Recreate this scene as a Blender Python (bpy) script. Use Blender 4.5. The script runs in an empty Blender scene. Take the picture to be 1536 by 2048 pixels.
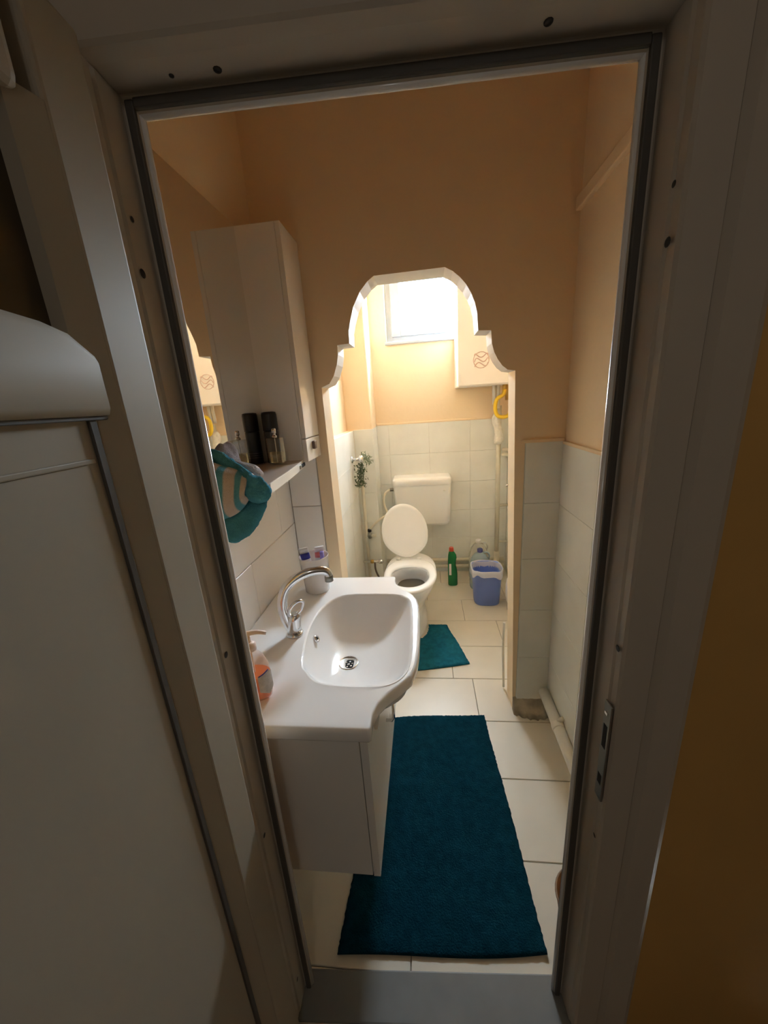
import bpy, bmesh, math, random
from mathutils import Vector, Matrix
random.seed(7)
S = bpy.context.scene
COL = S.collection

# ------------------------------------------------------------------ camera
cam_d = bpy.data.cameras.new('camera')
cam = bpy.data.objects.new('camera', cam_d); COL.objects.link(cam)
cam_d.sensor_fit = 'VERTICAL'; cam_d.sensor_height = 36.0; cam_d.sensor_width = 27.0
cam_d.lens = 750.0 / 2048.0 * 36.0
cam_d.clip_start = 0.02; cam_d.clip_end = 60
cam.matrix_world = Matrix(((0.9929, 0.0365, 0.1128, 0.0),
                           (0.0979, 0.2848, -0.9536, 0.0),
                           (-0.0669, 0.9579, 0.2792, 1.5),
                           (0, 0, 0, 1)))
S.camera = cam

# ------------------------------------------------------------------ light
W = bpy.data.worlds.new('overcast_sky'); S.world = W; W.use_nodes = True
bg = W.node_tree.nodes['Background']
bg.inputs['Strength'].default_value = 20.0
# even overcast sky above the horizon, grey ground below it
_nt = W.node_tree; _tc = _nt.nodes.new('ShaderNodeTexCoord'); _sx = _nt.nodes.new('ShaderNodeSeparateXYZ'); _rp = _nt.nodes.new('ShaderNodeValToRGB')
_mp = _nt.nodes.new('ShaderNodeMapRange'); _mp.inputs['From Min'].default_value = -1; _mp.inputs['From Max'].default_value = 1
_nt.links.new(_tc.outputs['Generated'], _sx.inputs[0]); _nt.links.new(_sx.outputs['Z'], _mp.inputs['Value']); _nt.links.new(_mp.outputs[0], _rp.inputs['Fac'])
_rp.color_ramp.elements[0].position = 0.48; _rp.color_ramp.elements[0].color = (0.17, 0.19, 0.19, 1)
_rp.color_ramp.elements[1].position = 0.52; _rp.color_ramp.elements[1].color = (0.74, 0.87, 1.0, 1)
_nt.links.new(_rp.outputs['Color'], bg.inputs['Color'])
pl = bpy.data.lights.new('window_portal', 'AREA'); pl.shape = 'RECTANGLE'; pl.size = 0.74; pl.size_y = 0.62
pl.cycles.is_portal = True
po = bpy.data.objects.new('window_portal', pl); COL.objects.link(po)
po.location = (0.08, 3.33, 2.21); po.rotation_euler = (math.radians(-90), 0, 0)
CORRIDOR_FILL_W = 0.46            # watts of the added fill lamp, unseen behind the camera
S.view_settings.view_transform = 'Standard'; S.view_settings.look = 'None'
S.view_settings.gamma = 1.0; S.view_settings.use_curve_mapping = False
S.view_settings.exposure = 3.3
S.cycles.max_bounces = 24; S.cycles.diffuse_bounces = 16; S.cycles.glossy_bounces = 6; S.cycles.transparent_max_bounces = 12; S.cycles.caustics_reflective = True

# ------------------------------------------------------------------ materials
def mat(name, col, rough=0.5, metal=0.0, var=0.0, scale=8.0, bump=0.0, bscale=60.0, col2=None,
        trans=0.0, coat=0.0, spec=None, alpha=1.0, detail=3.0, ior=1.45):
    m = bpy.data.materials.new(name); m.use_nodes = True
    nt = m.node_tree; b = nt.nodes['Principled BSDF']
    b.inputs['Base Color'].default_value = (*col, 1); b.inputs['Roughness'].default_value = rough
    b.inputs['Metallic'].default_value = metal
    if trans: b.inputs['Transmission Weight'].default_value = trans; b.inputs['IOR'].default_value = ior
    if coat: b.inputs['Coat Weight'].default_value = coat; b.inputs['Coat Roughness'].default_value = 0.05
    if spec is not None: b.inputs['Specular IOR Level'].default_value = spec
    b.inputs['Alpha'].default_value = alpha
    geo = nt.nodes.new('ShaderNodeNewGeometry')
    if var or col2:
        n = nt.nodes.new('ShaderNodeTexNoise'); n.inputs['Scale'].default_value = scale; n.inputs['Detail'].default_value = detail
        nt.links.new(geo.outputs['Position'], n.inputs['Vector'])
        r = nt.nodes.new('ShaderNodeValToRGB'); e = r.color_ramp.elements
        c2 = col2 or tuple(max(0, c * (1 - var)) for c in col)
        e[0].position = 0.36; e[1].position = 0.64
        e[0].color = (*c2, 1); e[1].color = (*col, 1)
        nt.links.new(n.outputs['Fac'], r.inputs['Fac']); nt.links.new(r.outputs['Color'], b.inputs['Base Color'])
    if bump:
        n2 = nt.nodes.new('ShaderNodeTexNoise'); n2.inputs['Scale'].default_value = bscale; n2.inputs['Detail'].default_value = 4
        nt.links.new(geo.outputs['Position'], n2.inputs['Vector'])
        bp = nt.nodes.new('ShaderNodeBump'); bp.inputs['Strength'].default_value = bump; bp.inputs['Distance'].default_value = 0.004
        nt.links.new(n2.outputs['Fac'], bp.inputs['Height']); nt.links.new(bp.outputs['Normal'], b.inputs['Normal'])
    return m

M = {}
M['peach'] = mat('peach_wall_paint', (0.86, 0.69, 0.475), 0.6, var=0.03, scale=2.5, bump=0.25, bscale=35)
M['orange'] = mat('corridor_orange_paint', (0.60, 0.36, 0.12), 0.95, spec=0.1, var=0.06, scale=2.5, bump=0.2, bscale=35)
M['pale_wall'] = mat('pale_corridor_paint', (0.62, 0.57, 0.49), 0.7, var=0.05, scale=3)
M['ceil'] = mat('ceiling_paint', (0.76, 0.68, 0.56), 0.7, var=0.04, bump=0.1)
M['archwhite'] = mat('arch_edge_paint', (0.78, 0.76, 0.73), 0.5, var=0.05, bump=0.15)
M['grout'] = mat('grout', (0.46, 0.42, 0.37), 0.9, var=0.25, scale=20)
M['grey_tile'] = mat('marbled_grey_tile', (0.83, 0.84, 0.80), 0.32, col2=(0.76, 0.775, 0.735), scale=4.5, detail=6, spec=0.45)
M['grey_grout'] = mat('pale_grout', (0.68, 0.67, 0.60), 0.9, var=0.1, scale=20)
M['white_tile'] = mat('warm_white_tile', (0.88, 0.88, 0.88), 0.25, var=0.03, scale=3)
M['floor_tile'] = mat('cream_floor_tile', (0.67, 0.615, 0.515), 0.33, var=0.05, scale=5, bump=0.05, bscale=20)
M['floor_grout'] = mat('floor_grout', (0.30, 0.26, 0.21), 0.9, var=0.3, scale=15)
M['ceramic'] = mat('white_ceramic', (0.90, 0.90, 0.90), 0.17)
M['toilet_plastic'] = mat('toilet_seat_plastic', (0.88, 0.88, 0.87), 0.25)
M['cistern'] = mat('cistern_plastic', (0.86, 0.87, 0.86), 0.3)
M['window_pvc'] = mat('dimmed_window_pvc', (0.46, 0.50, 0.55), 0.4)  # white frame painted darker to offset the strong light around the window
M['door_pvc'] = mat('shaded_door_pvc', (0.38, 0.335, 0.265), 0.55, spec=0.2, var=0.04, scale=3)  # frame's pvc painted darker, standing in for the shade on the leaf
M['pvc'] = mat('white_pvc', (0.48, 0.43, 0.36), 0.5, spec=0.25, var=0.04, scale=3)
M['pvc_edge'] = mat('glossy_white_pvc', (0.85, 0.84, 0.82), 0.12)
M['rubber'] = mat('black_rubber_gasket', (0.075, 0.066, 0.055), 0.6)
M['laminate'] = mat('white_laminate', (0.85, 0.85, 0.84), 0.28)
M['cab_gloss'] = mat('glossy_white_front', (0.86, 0.85, 0.83), 0.10, coat=0.4)
M['shelf_top'] = mat('reflection_toned_shelf', (0.52, 0.42, 0.36), 0.15)  # brownish tone stands in for the reflection on the white shelf top
M['chrome'] = mat('chrome', (0.75, 0.75, 0.77), 0.10, metal=1.0)
M['steel'] = mat('dull_steel', (0.34, 0.33, 0.30), 0.45, metal=1.0)
M['mirror'] = mat('mirror_silver', (0.90, 0.90, 0.88), 0.01, metal=1.0)
M['dark_hole'] = mat('dark_recess', (0.015, 0.014, 0.013), 0.9)
M['brown_knob'] = mat('brown_knob', (0.13, 0.085, 0.07), 0.35)
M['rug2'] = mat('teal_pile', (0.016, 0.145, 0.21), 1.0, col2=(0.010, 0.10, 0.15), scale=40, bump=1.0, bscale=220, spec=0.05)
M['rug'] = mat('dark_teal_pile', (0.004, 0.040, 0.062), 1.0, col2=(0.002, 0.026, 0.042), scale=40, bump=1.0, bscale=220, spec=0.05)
M['pipe'] = mat('cream_pipe_plastic', (0.70, 0.66, 0.54), 0.4, var=0.08, scale=12)
M['pipe_white'] = mat('white_pipe_plastic', (0.76, 0.74, 0.68), 0.4, var=0.05, scale=12)
M['lagging'] = mat('white_pipe_wrap', (0.80, 0.77, 0.70), 0.9, var=0.12, scale=60, bump=0.8, bscale=60)
M['yellow'] = mat('yellow_gas_hose', (0.80, 0.55, 0.03), 0.4)
M['brass'] = mat('brass', (0.60, 0.40, 0.12), 0.35, metal=1.0)
M['boiler'] = mat('boiler_enamel', (0.86, 0.84, 0.81), 0.35)
M['emblem'] = mat('faded_emblem', (0.62, 0.46, 0.42), 0.5)
M['black'] = mat('black_plastic', (0.012, 0.012, 0.013), 0.35)
M['black_satin'] = mat('black_can_print', (0.030, 0.028, 0.028), 0.3)
M['grey_print'] = mat('grey_print', (0.16, 0.14, 0.14), 0.4)
M['perfume'] = mat('perfume_liquid', (0.92, 0.84, 0.58), 0.05, trans=0.8, ior=1.2)
M['teal_cloth'] = mat('teal_terry', (0.085, 0.33, 0.47), 1.0, var=0.2, scale=25, bump=0.9, bscale=300, spec=0.05)
M['grey_cloth'] = mat('grey_terry', (0.40, 0.40, 0.47), 1.0, var=0.15, scale=20, bump=0.9, bscale=300, spec=0.05)
M['bin_blue'] = mat('blue_bin_plastic', (0.16, 0.24, 0.62), 0.4)
M['green'] = mat('green_bottle_plastic', (0.005, 0.20, 0.055), 0.25)
M['red'] = mat('red_cap', (0.60, 0.09, 0.05), 0.4)
M['jug_cap'] = mat('blue_jug_cap', (0.07, 0.07, 0.25), 0.4)
M['herb'] = mat('dried_herb', (0.12, 0.17, 0.09), 0.8, var=0.4, scale=60)
M['herb2'] = mat('pale_dried_herb', (0.26, 0.32, 0.22), 0.8, var=0.3, scale=60)
M['hose'] = mat('braided_hose', (0.16, 0.12, 0.10), 0.4, metal=0.5)
M['soap_orange'] = mat('orange_soap', (0.95, 0.20, 0.04), 0.15)
M['soap_label'] = mat('soap_label', (0.62, 0.60, 0.58), 0.4, var=0.2, scale=90)
M['blue_print'] = mat('blue_print', (0.05, 0.05, 0.35), 0.4)
M['pump'] = mat('pump_plastic', (0.86, 0.70, 0.62), 0.3)
M['cup'] = mat('white_cup_plastic', (0.80, 0.77, 0.74), 0.3)
M['tube_white'] = mat('toothpaste_white', (0.80, 0.78, 0.78), 0.3)
M['tube_red'] = mat('toothpaste_red', (0.62, 0.16, 0.16), 0.3)
M['tube_violet'] = mat('violet_plastic', (0.28, 0.22, 0.62), 0.3)
M['brown'] = mat('brown_plastic', (0.28, 0.16, 0.09), 0.5)
M['sill_stone'] = mat('grey_marble_threshold', (0.20, 0.20, 0.195), 0.35, var=0.15, scale=7)
M['corr_floor'] = mat('corridor_floor', (0.30, 0.20, 0.12), 0.5, var=0.2, scale=6)
M['mortar'] = mat('grimy_mortar', (0.60, 0.54, 0.43), 0.95, col2=(0.36, 0.31, 0.24), scale=14, bump=0.8, bscale=50)
M['lamp'] = mat('fill_lamp_opal', (0.85, 0.82, 0.76), 0.5)
M['water'] = mat('toilet_water', (0.20, 0.19, 0.15), 0.05)

def thin_glass(name, tint, gloss=0.08, rough=0.02):
    m = bpy.data.materials.new(name); m.use_nodes = True; nt = m.node_tree
    nt.nodes.remove(nt.nodes['Principled BSDF']); out = nt.nodes['Material Output']
    t = nt.nodes.new('ShaderNodeBsdfTransparent'); t.inputs['Color'].default_value = (*tint, 1)
    g = nt.nodes.new('ShaderNodeBsdfGlossy'); g.inputs['Roughness'].default_value = rough
    mx = nt.nodes.new('ShaderNodeMixShader'); mx.inputs['Fac'].default_value = gloss
    nt.links.new(t.outputs[0], mx.inputs[1]); nt.links.new(g.outputs[0], mx.inputs[2]); nt.links.new(mx.outputs[0], out.inputs['Surface'])
    return m
M['pane'] = thin_glass('window_pane', (0.97, 0.98, 0.98), 0.06)
M['liner'] = None
def film(name, col, fac):
    m = bpy.data.materials.new(name); m.use_nodes = True; nt = m.node_tree
    b = nt.nodes['Principled BSDF']; b.inputs['Base Color'].default_value = (*col, 1); b.inputs['Roughness'].default_value = 0.2
    out = nt.nodes['Material Output']; t = nt.nodes.new('ShaderNodeBsdfTransparent')
    mx = nt.nodes.new('ShaderNodeMixShader'); mx.inputs['Fac'].default_value = fac
    nt.links.new(t.outputs[0], mx.inputs[1]); nt.links.new(b.outputs[0], mx.inputs[2]); nt.links.new(mx.outputs[0], out.inputs['Surface'])
    return m
M['liner'] = film('thin_white_liner', (0.75, 0.75, 0.85), 0.75)
M['jug_blue'] = film('blue_jug_plastic', (0.42, 0.55, 0.64), 0.55)
M['jug_clear'] = film('clear_jug_plastic', (0.75, 0.74, 0.68), 0.35)
M['soap_clear'] = film('clear_soap_bottle', (0.90, 0.74, 0.66), 0.30)
M['perfume_glass'] = thin_glass('perfume_glass', (0.93, 0.91, 0.84), 0.16)
M['cup_clear'] = film('translucent_cup', (0.82, 0.78, 0.75), 0.82)
M['door_glass'] = mat('dark_door_glass', (0.055, 0.038, 0.018), 0.25)

def stripe_mat():
    m = bpy.data.materials.new('striped_terry'); m.use_nodes = True; nt = m.node_tree; b = nt.nodes['Principled BSDF']
    b.inputs['Roughness'].default_value = 1.0; b.inputs['Specular IOR Level'].default_value = 0.05
    uv = nt.nodes.new('ShaderNodeUVMap'); w = nt.nodes.new('ShaderNodeTexWave'); w.inputs['Scale'].default_value = 0.62
    w.inputs['Distortion'].default_value = 0.15; w.bands_direction = 'X'; w.inputs['Phase Offset'].default_value = 1.0
    r = nt.nodes.new('ShaderNodeValToRGB'); r.color_ramp.elements[0].position = 0.22; r.color_ramp.elements[1].position = 0.50
    r.color_ramp.elements[0].color = (0.12, 0.37, 0.50, 1); r.color_ramp.elements[1].color = (0.60, 0.53, 0.50, 1)
    nt.links.new(uv.outputs['UV'], w.inputs['Vector']); nt.links.new(w.outputs['Fac'], r.inputs['Fac'])
    nt.links.new(r.outputs['Color'], b.inputs['Base Color'])
    n2 = nt.nodes.new('ShaderNodeTexNoise'); n2.inputs['Scale'].default_value = 300
    geo = nt.nodes.new('ShaderNodeNewGeometry'); nt.links.new(geo.outputs['Position'], n2.inputs['Vector'])
    bp = nt.nodes.new('ShaderNodeBump'); bp.inputs['Strength'].default_value = 0.9; bp.inputs['Distance'].default_value = 0.004
    nt.links.new(n2.outputs['Fac'], bp.inputs['Height']); nt.links.new(bp.outputs['Normal'], b.inputs['Normal'])
    return m
M['stripe'] = stripe_mat()
M['stripe_pale'] = mat('pale_terry', (0.52, 0.50, 0.50), 1.0, var=0.15, scale=20, bump=0.9, bscale=300, spec=0.05)

# ------------------------------------------------------------------ helpers
WL = {}                       # world location of every object's frame
def link(name, me, m, parent=None, smooth=False, loc=None):
    o = bpy.data.objects.new(name, me); COL.objects.link(o)
    if m is not None and len(me.materials) == 0: me.materials.append(m)
    if smooth:
        for p in me.polygons: p.use_smooth = True
    w = Vector(loc) if loc is not None else Vector((0, 0, 0))
    if parent is not None:
        o.parent = parent; o.location = w - WL[parent.name]
    else:
        o.location = w
    WL[o.name] = w
    return o
def empty(name, loc):
    o = bpy.data.objects.new(name, None); COL.objects.link(o); o.location = loc; o.empty_display_size = 0.05
    WL[o.name] = Vector(loc); return o
def tag(o, label, cat=None, group=None, kind=None):
    o['label'] = label
    if cat: o['category'] = cat
    if group: o['group'] = group
    if kind: o['kind'] = kind
    return o
def struct(o, label, cat='wall'):
    o['kind'] = 'structure'; o['label'] = label; o['category'] = cat; return o

def pydata(name, v, f):
    me = bpy.data.meshes.new(name); me.from_pydata([tuple(p) for p in v], [], f); me.update(); return me
def fix(me):
    bm = bmesh.new(); bm.from_mesh(me); bmesh.ops.recalc_face_normals(bm, faces=bm.faces); bm.to_mesh(me); bm.free(); return me

def box_me(lo, hi, bev=0.0, seg=2, T=None):
    bm = bmesh.new(); bmesh.ops.create_cube(bm, size=1)
    for v in bm.verts:
        v.co = Vector([lo[i] + (v.co[i] + 0.5) * (hi[i] - lo[i]) for i in range(3)])
    if bev: bmesh.ops.bevel(bm, geom=list(bm.edges), offset=bev, segments=seg, affect='EDGES', profile=0.5)
    if T:
        for v in bm.verts: v.co = T(v.co)
    bmesh.ops.recalc_face_normals(bm, faces=bm.faces)
    me = bpy.data.meshes.new('box'); bm.to_mesh(me); bm.free(); return me
def boxes_me(lst, T=None):
    bm = bmesh.new()
    for lo, hi in lst:
        r = bmesh.ops.create_cube(bm, size=1)
        for v in r['verts']:
            v.co = Vector([lo[i] + (v.co[i] + 0.5) * (hi[i] - lo[i]) for i in range(3)])
            if T: v.co = T(v.co)
    me = bpy.data.meshes.new('boxes'); bm.to_mesh(me); bm.free(); return me
def box(name, lo, hi, m, parent=None, bev=0.0, seg=2, T=None, smooth=False):
    o = link(name, box_me(lo, hi, bev, seg, T), m, parent)
    if bev and smooth:
        for p in o.data.polygons: p.use_smooth = True
    return o

def crom(pts, n=8):
    P = [Vector(p) for p in pts]; P = [2 * P[0] - P[1]] + P + [2 * P[-1] - P[-2]]; out = []
    for i in range(1, len(P) - 2):
        a, b, c, d = P[i - 1:i + 3]
        for k in range(n):
            t = k / n
            out.append(0.5 * ((2 * b) + (c - a) * t + (2 * a - 5 * b + 4 * c - d) * t * t + (3 * b - a - 3 * c + d) * t ** 3))
    out.append(P[-2]); return out
def tube_me(pts, r, seg=12, sm=0, caps=True):
    P = crom(pts, sm) if sm else [Vector(p) for p in pts]
    n = len(P); rr = r if callable(r) else (lambda t: r)
    tang = [(P[min(i + 1, n - 1)] - P[max(i - 1, 0)]).normalized() for i in range(n)]
    up = Vector((0, 0, 1)) if abs(tang[0].z) < 0.9 else Vector((1, 0, 0))
    s = tang[0].cross(up).normalized(); v = []; f = []
    for i in range(n):
        s = (s - tang[i] * s.dot(tang[i])).normalized(); u = tang[i].cross(s); q = rr(i / (n - 1))
        for k in range(seg):
            a = 2 * math.pi * k / seg; v.append(P[i] + (s * math.cos(a) + u * math.sin(a)) * q)
    for i in range(n - 1):
        for k in range(seg):
            f.append((i * seg + k, i * seg + (k + 1) % seg, (i + 1) * seg + (k + 1) % seg, (i + 1) * seg + k))
    if caps: f.append(tuple(range(seg))[::-1]); f.append(tuple((n - 1) * seg + k for k in range(seg)))
    return fix(pydata('tube', v, f))
def tube(name, pts, r, m, parent=None, seg=12, sm=0):
    o = link(name, tube_me(pts, r, seg, sm), m, parent)
    for p in o.data.polygons: p.use_smooth = len(p.vertices) == 4
    return o
def loft_me(rings, cap0=True, cap1=True, close=True):
    n = len(rings[0]); v = [p for r in rings for p in r]; f = []
    for i in range(len(rings) - 1):
        for k in range(n if close else n - 1):
            f.append((i * n + k, i * n + (k + 1) % n, (i + 1) * n + (k + 1) % n, (i + 1) * n + k))
    if cap0: f.append(tuple(range(n))[::-1])
    if cap1: f.append(tuple((len(rings) - 1) * n + k for k in range(n)))
    return fix(pydata('loft', v, f))
def lathe(name, prof, c, m, parent=None, seg=24, cap0=True, cap1=True, sq=2.0, sx=1.0, sy=1.0, rot=0.0, tilt=None):
    """prof: (radius, z[, dx, dy]) ; sq superellipse exponent"""
    rings = []
    for p in prof:
        r, z = p[0], p[1]; dx = p[2] if len(p) > 2 else 0; dy = p[3] if len(p) > 3 else 0; rg = []
        for k in range(seg):
            a = 2 * math.pi * k / seg; ca, sa = math.cos(a), math.sin(a)
            x = math.copysign(abs(ca) ** (2 / sq), ca) * r * sx + dx; y = math.copysign(abs(sa) ** (2 / sq), sa) * r * sy + dy
            q = Vector((x * math.cos(rot) - y * math.sin(rot), x * math.sin(rot) + y * math.cos(rot), z))
            if tilt is not None: q = tilt @ q
            rg.append(Vector(c) + q)
        rings.append(rg)
    o = link(name, loft_me(rings, cap0, cap1), m, parent)
    for p in o.data.polygons: p.use_smooth = len(p.vertices) == 4
    return o
def autosmooth(o, ang=40):
    me = o.data
    for p in me.polygons: p.use_smooth = True
    bm = bmesh.new(); bm.from_mesh(me)
    for e in bm.edges:
        if len(e.link_faces) == 2 and e.calc_face_angle(0) > math.radians(ang): e.smooth = False
    bm.to_mesh(me); bm.free(); return o

def prism_me(poly, axis, a, b):
    """extrude 2D polygon; axis 'y': poly=(x,z); 'z': (x,y); 'x': (y,z)"""
    def P(p, t): return {'y': (p[0], t, p[1]), 'z': (p[0], p[1], t), 'x': (t, p[0], p[1])}[axis]
    n = len(poly); v = [P(p, a) for p in poly] + [P(p, b) for p in poly]
    f = [tuple(range(n)), tuple(range(2 * n - 1, n - 1, -1))] + [(i, (i + 1) % n, n + (i + 1) % n, n + i) for i in range(n)]
    return fix(pydata('prism', v, f))

def tile_me(w, h, d, ch=0.0015):
    """tile lying in local XY (corner at 0,0), face at z=d, small chamfer"""
    v = [(0, 0, 0), (w, 0, 0), (w, h, 0), (0, h, 0), (0, 0, d - ch), (w, 0, d - ch), (w, h, d - ch), (0, h, d - ch),
         (ch, ch, d), (w - ch, ch, d), (w - ch, h - ch, d), (ch, h - ch, d)]
    f = [(8, 9, 10, 11)] + [(i, (i + 1) % 4, 4 + (i + 1) % 4, 4 + i) for i in range(4)] + [(4 + i, 4 + (i + 1) % 4, 8 + (i + 1) % 4, 8 + i) for i in range(4)]
    return pydata('tile', v, f)
def tiles(parent, org, eu, ev, en, rect, tw, th, u0, v0, m, d=0.006, gap=0.003, stagger=0.0, skip=None, rows=None):
    """tile rectangle rect=(ua,va,ub,vb) on plane org+u*eu+v*ev, proud along en"""
    eu, ev, en, org = Vector(eu), Vector(ev), Vector(en), Vector(org)
    mats = {}; Rm = Matrix((eu, ev, en)).transposed().to_4x4()
    ua, va, ub, vb = rect; j = math.floor((va - v0) / th)
    while v0 + j * th < vb - 1e-4:
        y0, y1 = max(va, v0 + j * th), min(vb, v0 + (j + 1) * th)
        us = (rows[j % len(rows)] if rows else u0 + (stagger if j % 2 else 0)); i = math.floor((ua - us) / tw)
        while us + i * tw < ub - 1e-4:
            x0, x1 = max(ua, us + i * tw), min(ub, us + (i + 1) * tw); i += 1
            if x1 - x0 < 0.012 or y1 - y0 < 0.012: continue
            if skip and skip(x0, y0, x1, y1): continue
            key = (round(x1 - x0, 4), round(y1 - y0, 4))
            if key not in mats:
                me = tile_me(key[0] - gap, key[1] - gap, d); me.materials.append(m); mats[key] = me
            o = bpy.data.objects.new('tile', mats[key]); COL.objects.link(o)
            w = org + eu * (x0 + gap / 2) + ev * (y0 + gap / 2) + en * random.uniform(-0.0004, 0.0004)
            o.matrix_world = Matrix.Translation(w - WL[parent.name]) @ Rm
            loc = o.location.copy(); rot = o.rotation_euler.copy()
            o.parent = parent; o.location = loc; o.rotation_euler = rot
            WL[o.name] = w
        j += 1

# ================================================================== THE ROOM
CE = 2.55
XL, XR, YP, YP2, YB = -0.60, 0.553, 1.56, 1.68, 3.15
# door plane: slightly skewed against the room
A3 = math.radians(3.0); OX, OY = -0.036, 0.60
def D(p):
    u, v, z = p
    return Vector((OX + u * math.cos(A3) - v * math.sin(A3), OY + u * math.sin(A3) + v * math.cos(A3), z))

floor = struct(box('floor', (-0.80, 0.54, -0.12), (0.85, 3.30, -0.006), M['floor_grout']), 'cream tiled bathroom floor with dark joints', 'floor')
tiles(floor, (0, 0, -0.007), (1, 0, 0), (0, 1, 0), (0, 0, 1), (-0.60, 0.56, 0.70, 3.15), 0.60, 0.287, 0.0, 1.483 - 0.287 * 5, M['floor_tile'], d=0.007, gap=0.003,
      rows=[0.2, 0.0, -0.089, 0.10, 0.02, 0.219, 0.115, -0.15, 0.24, -0.02, 0.10])   # one joint position per row, from the doorway inwards

wl = struct(box('wall_left', (-0.75, 0.560, -0.05), (XL, 1.70, CE + 0.05), M['peach']), 'left bathroom wall, white tiles below peach paint', 'wall')
box('grout_bed', (XL - 0.002, 0.575, 0.0), (XL + 0.003, YP, 1.31), M['grout'], wl)
tiles(wl, (XL + 0.003, 0, 0), (0, 1, 0), (0, 0, 1), (1, 0, 0), (0.60, 0.0, YP - 0.004, 1.31), 0.58, 0.30, 1.11, 0.11 + 0.0, M['white_tile'], d=0.006, gap=0.003, stagger=0.29)

wr = struct(box('wall_right', (XR, 0.620, -0.05), (0.85, 1.70, CE + 0.05), M['peach']), 'right bathroom wall, grey marbled tiles below peach paint', 'wall')
box('grout_bed', (XR - 0.003, 0.64, 0.0), (XR + 0.002, YP, 1.300), M['grey_grout'], wr)
tiles(wr, (XR - 0.003, 0, 0), (0, 1, 0), (0, 0, 1), (-1, 0, 0), (0.645, 0.0, YP - 0.004, 1.300), 0.33, 0.25, 0.9, 0.05, M['grey_tile'], d=0.006, gap=0.0009)
# painted-over top edge of the tiles
box('tile_edge', (XR - 0.012, 0.64, 1.297), (XR, YP, 1.310), M['peach'], wr, bev=0.003)
tr = struct(box('trim_2', (XR - 0.018, 0.66, 2.075), (XR + 0.002, YP, 2.115), M['peach'], bev=0.004), 'painted-over cable trunking high on the right wall', 'trim')

# partition with the lobed arch
arch = [(-0.402, 1.575), (-0.369, 1.587), (-0.348, 1.615), (-0.331, 1.656), (-0.323, 1.693), (-0.322, 1.727), (-0.274, 1.729), (-0.272, 1.776),
        (-0.262, 1.812), (-0.247, 1.855), (-0.218, 1.903), (-0.187, 1.934), (-0.162, 1.950), (0.097, 1.953), (0.125, 1.938), (0.150, 1.917), (0.172, 1.892), (0.190, 1.862),
        (0.203, 1.830), (0.211, 1.798), (0.216, 1.735), (0.263, 1.731), (0.266, 1.687), (0.275, 1.655), (0.289, 1.628), (0.306, 1.605), (0.326, 1.589), (0.354, 1.584)]
opening = [(-0.402, -0.05)] + arch + [(0.388, -0.05)]
outer = opening + [(0.90, -0.05), (0.90, CE + 0.05), (-0.85, CE + 0.05), (-0.85, -0.05)]
n = len(outer)
v = [(x, YP, z) for x, z in outer] + [(x, YP2, z) for x, z in outer]
f = [tuple(range(n)), tuple(range(2 * n - 1, n - 1, -1))] + [(i, (i + 1) % n, n + (i + 1) % n, n + i) for i in range(n)]
me = pydata('partition', v, f); me.materials.append(M['peach']); me.materials.append(M['archwhite'])
bm = bmesh.new(); bm.from_mesh(me); bm.faces.ensure_lookup_table()
bmesh.ops.recalc_face_normals(bm, faces=bm.faces)
for fc in bm.faces:
    c = fc.calc_center_median()
    if len(fc.verts) == 4 and c.z > 1.57 and c.z < 2.0 and abs(c.y - (YP + YP2) / 2) < 0.01: fc.material_index = 1
bmesh.ops.triangulate(bm, faces=[fc for fc in bm.faces if len(fc.verts) > 4]); bm.to_mesh(me); bm.free()
wp = struct(link('wall_partition', me, None), 'peach partition with a lobed arch opening to the toilet', 'wall')
box('grout_bed', (0.400, YP - 0.003, 0.07), (XR, YP + 0.002, 1.312), M['grey_grout'], wp)
tiles(wp, (0, YP - 0.003, 0), (1, 0, 0), (0, 0, 1), (0, -1, 0), (0.402, 0.07, XR - 0.008, 1.310), 0.33, 0.25, 0.402, 0.06, M['grey_tile'], d=0.006, gap=0.0009)
box('grout_bed', (XL, YP - 0.003, 0.0), (-0.458, YP + 0.002, 1.31), M['grout'], wp)
tiles(wp, (0, YP - 0.003, 0), (1, 0, 0), (0, 0, 1), (0, -1, 0), (XL + 0.010, 0.0, -0.460, 1.31), 0.33, 0.30, XL, 0.185, M['white_tile'], d=0.006, gap=0.003)
box('tile_edge', (0.385, YP - 0.010, 1.308), (XR - 0.004, YP, 1.322), M['peach'], wp, bev=0.003)
# rough mortar fillet at the foot of the right pillar
mv = []; mf = []
for i in range(15):
    t = i / 14; x = 0.386 + t * (XR - 0.39); h = 0.074 + 0.003 * math.sin(i * 1.9); w = 0.035 + 0.03 * math.sin(t * 2.6) + 0.006 * math.sin(i * 2.3)
    mv += [(x, YP, 0), (x, YP - w, 0.0), (x, YP - w * 0.55, h * 0.35), (x, YP - 0.008, h), (x, YP, h)]
for i in range(14):
    for k in range(4): mf.append((i * 5 + k, i * 5 + k + 1, i * 5 + k + 6, i * 5 + k + 5))
mf.append((0, 1, 2, 3, 4)); mf.append(tuple(14 * 5 + k for k in range(5))[::-1])
link('mortar_fillet', fix(pydata('mortar', mv, mf)), M['mortar'], wp, smooth=True)

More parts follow.
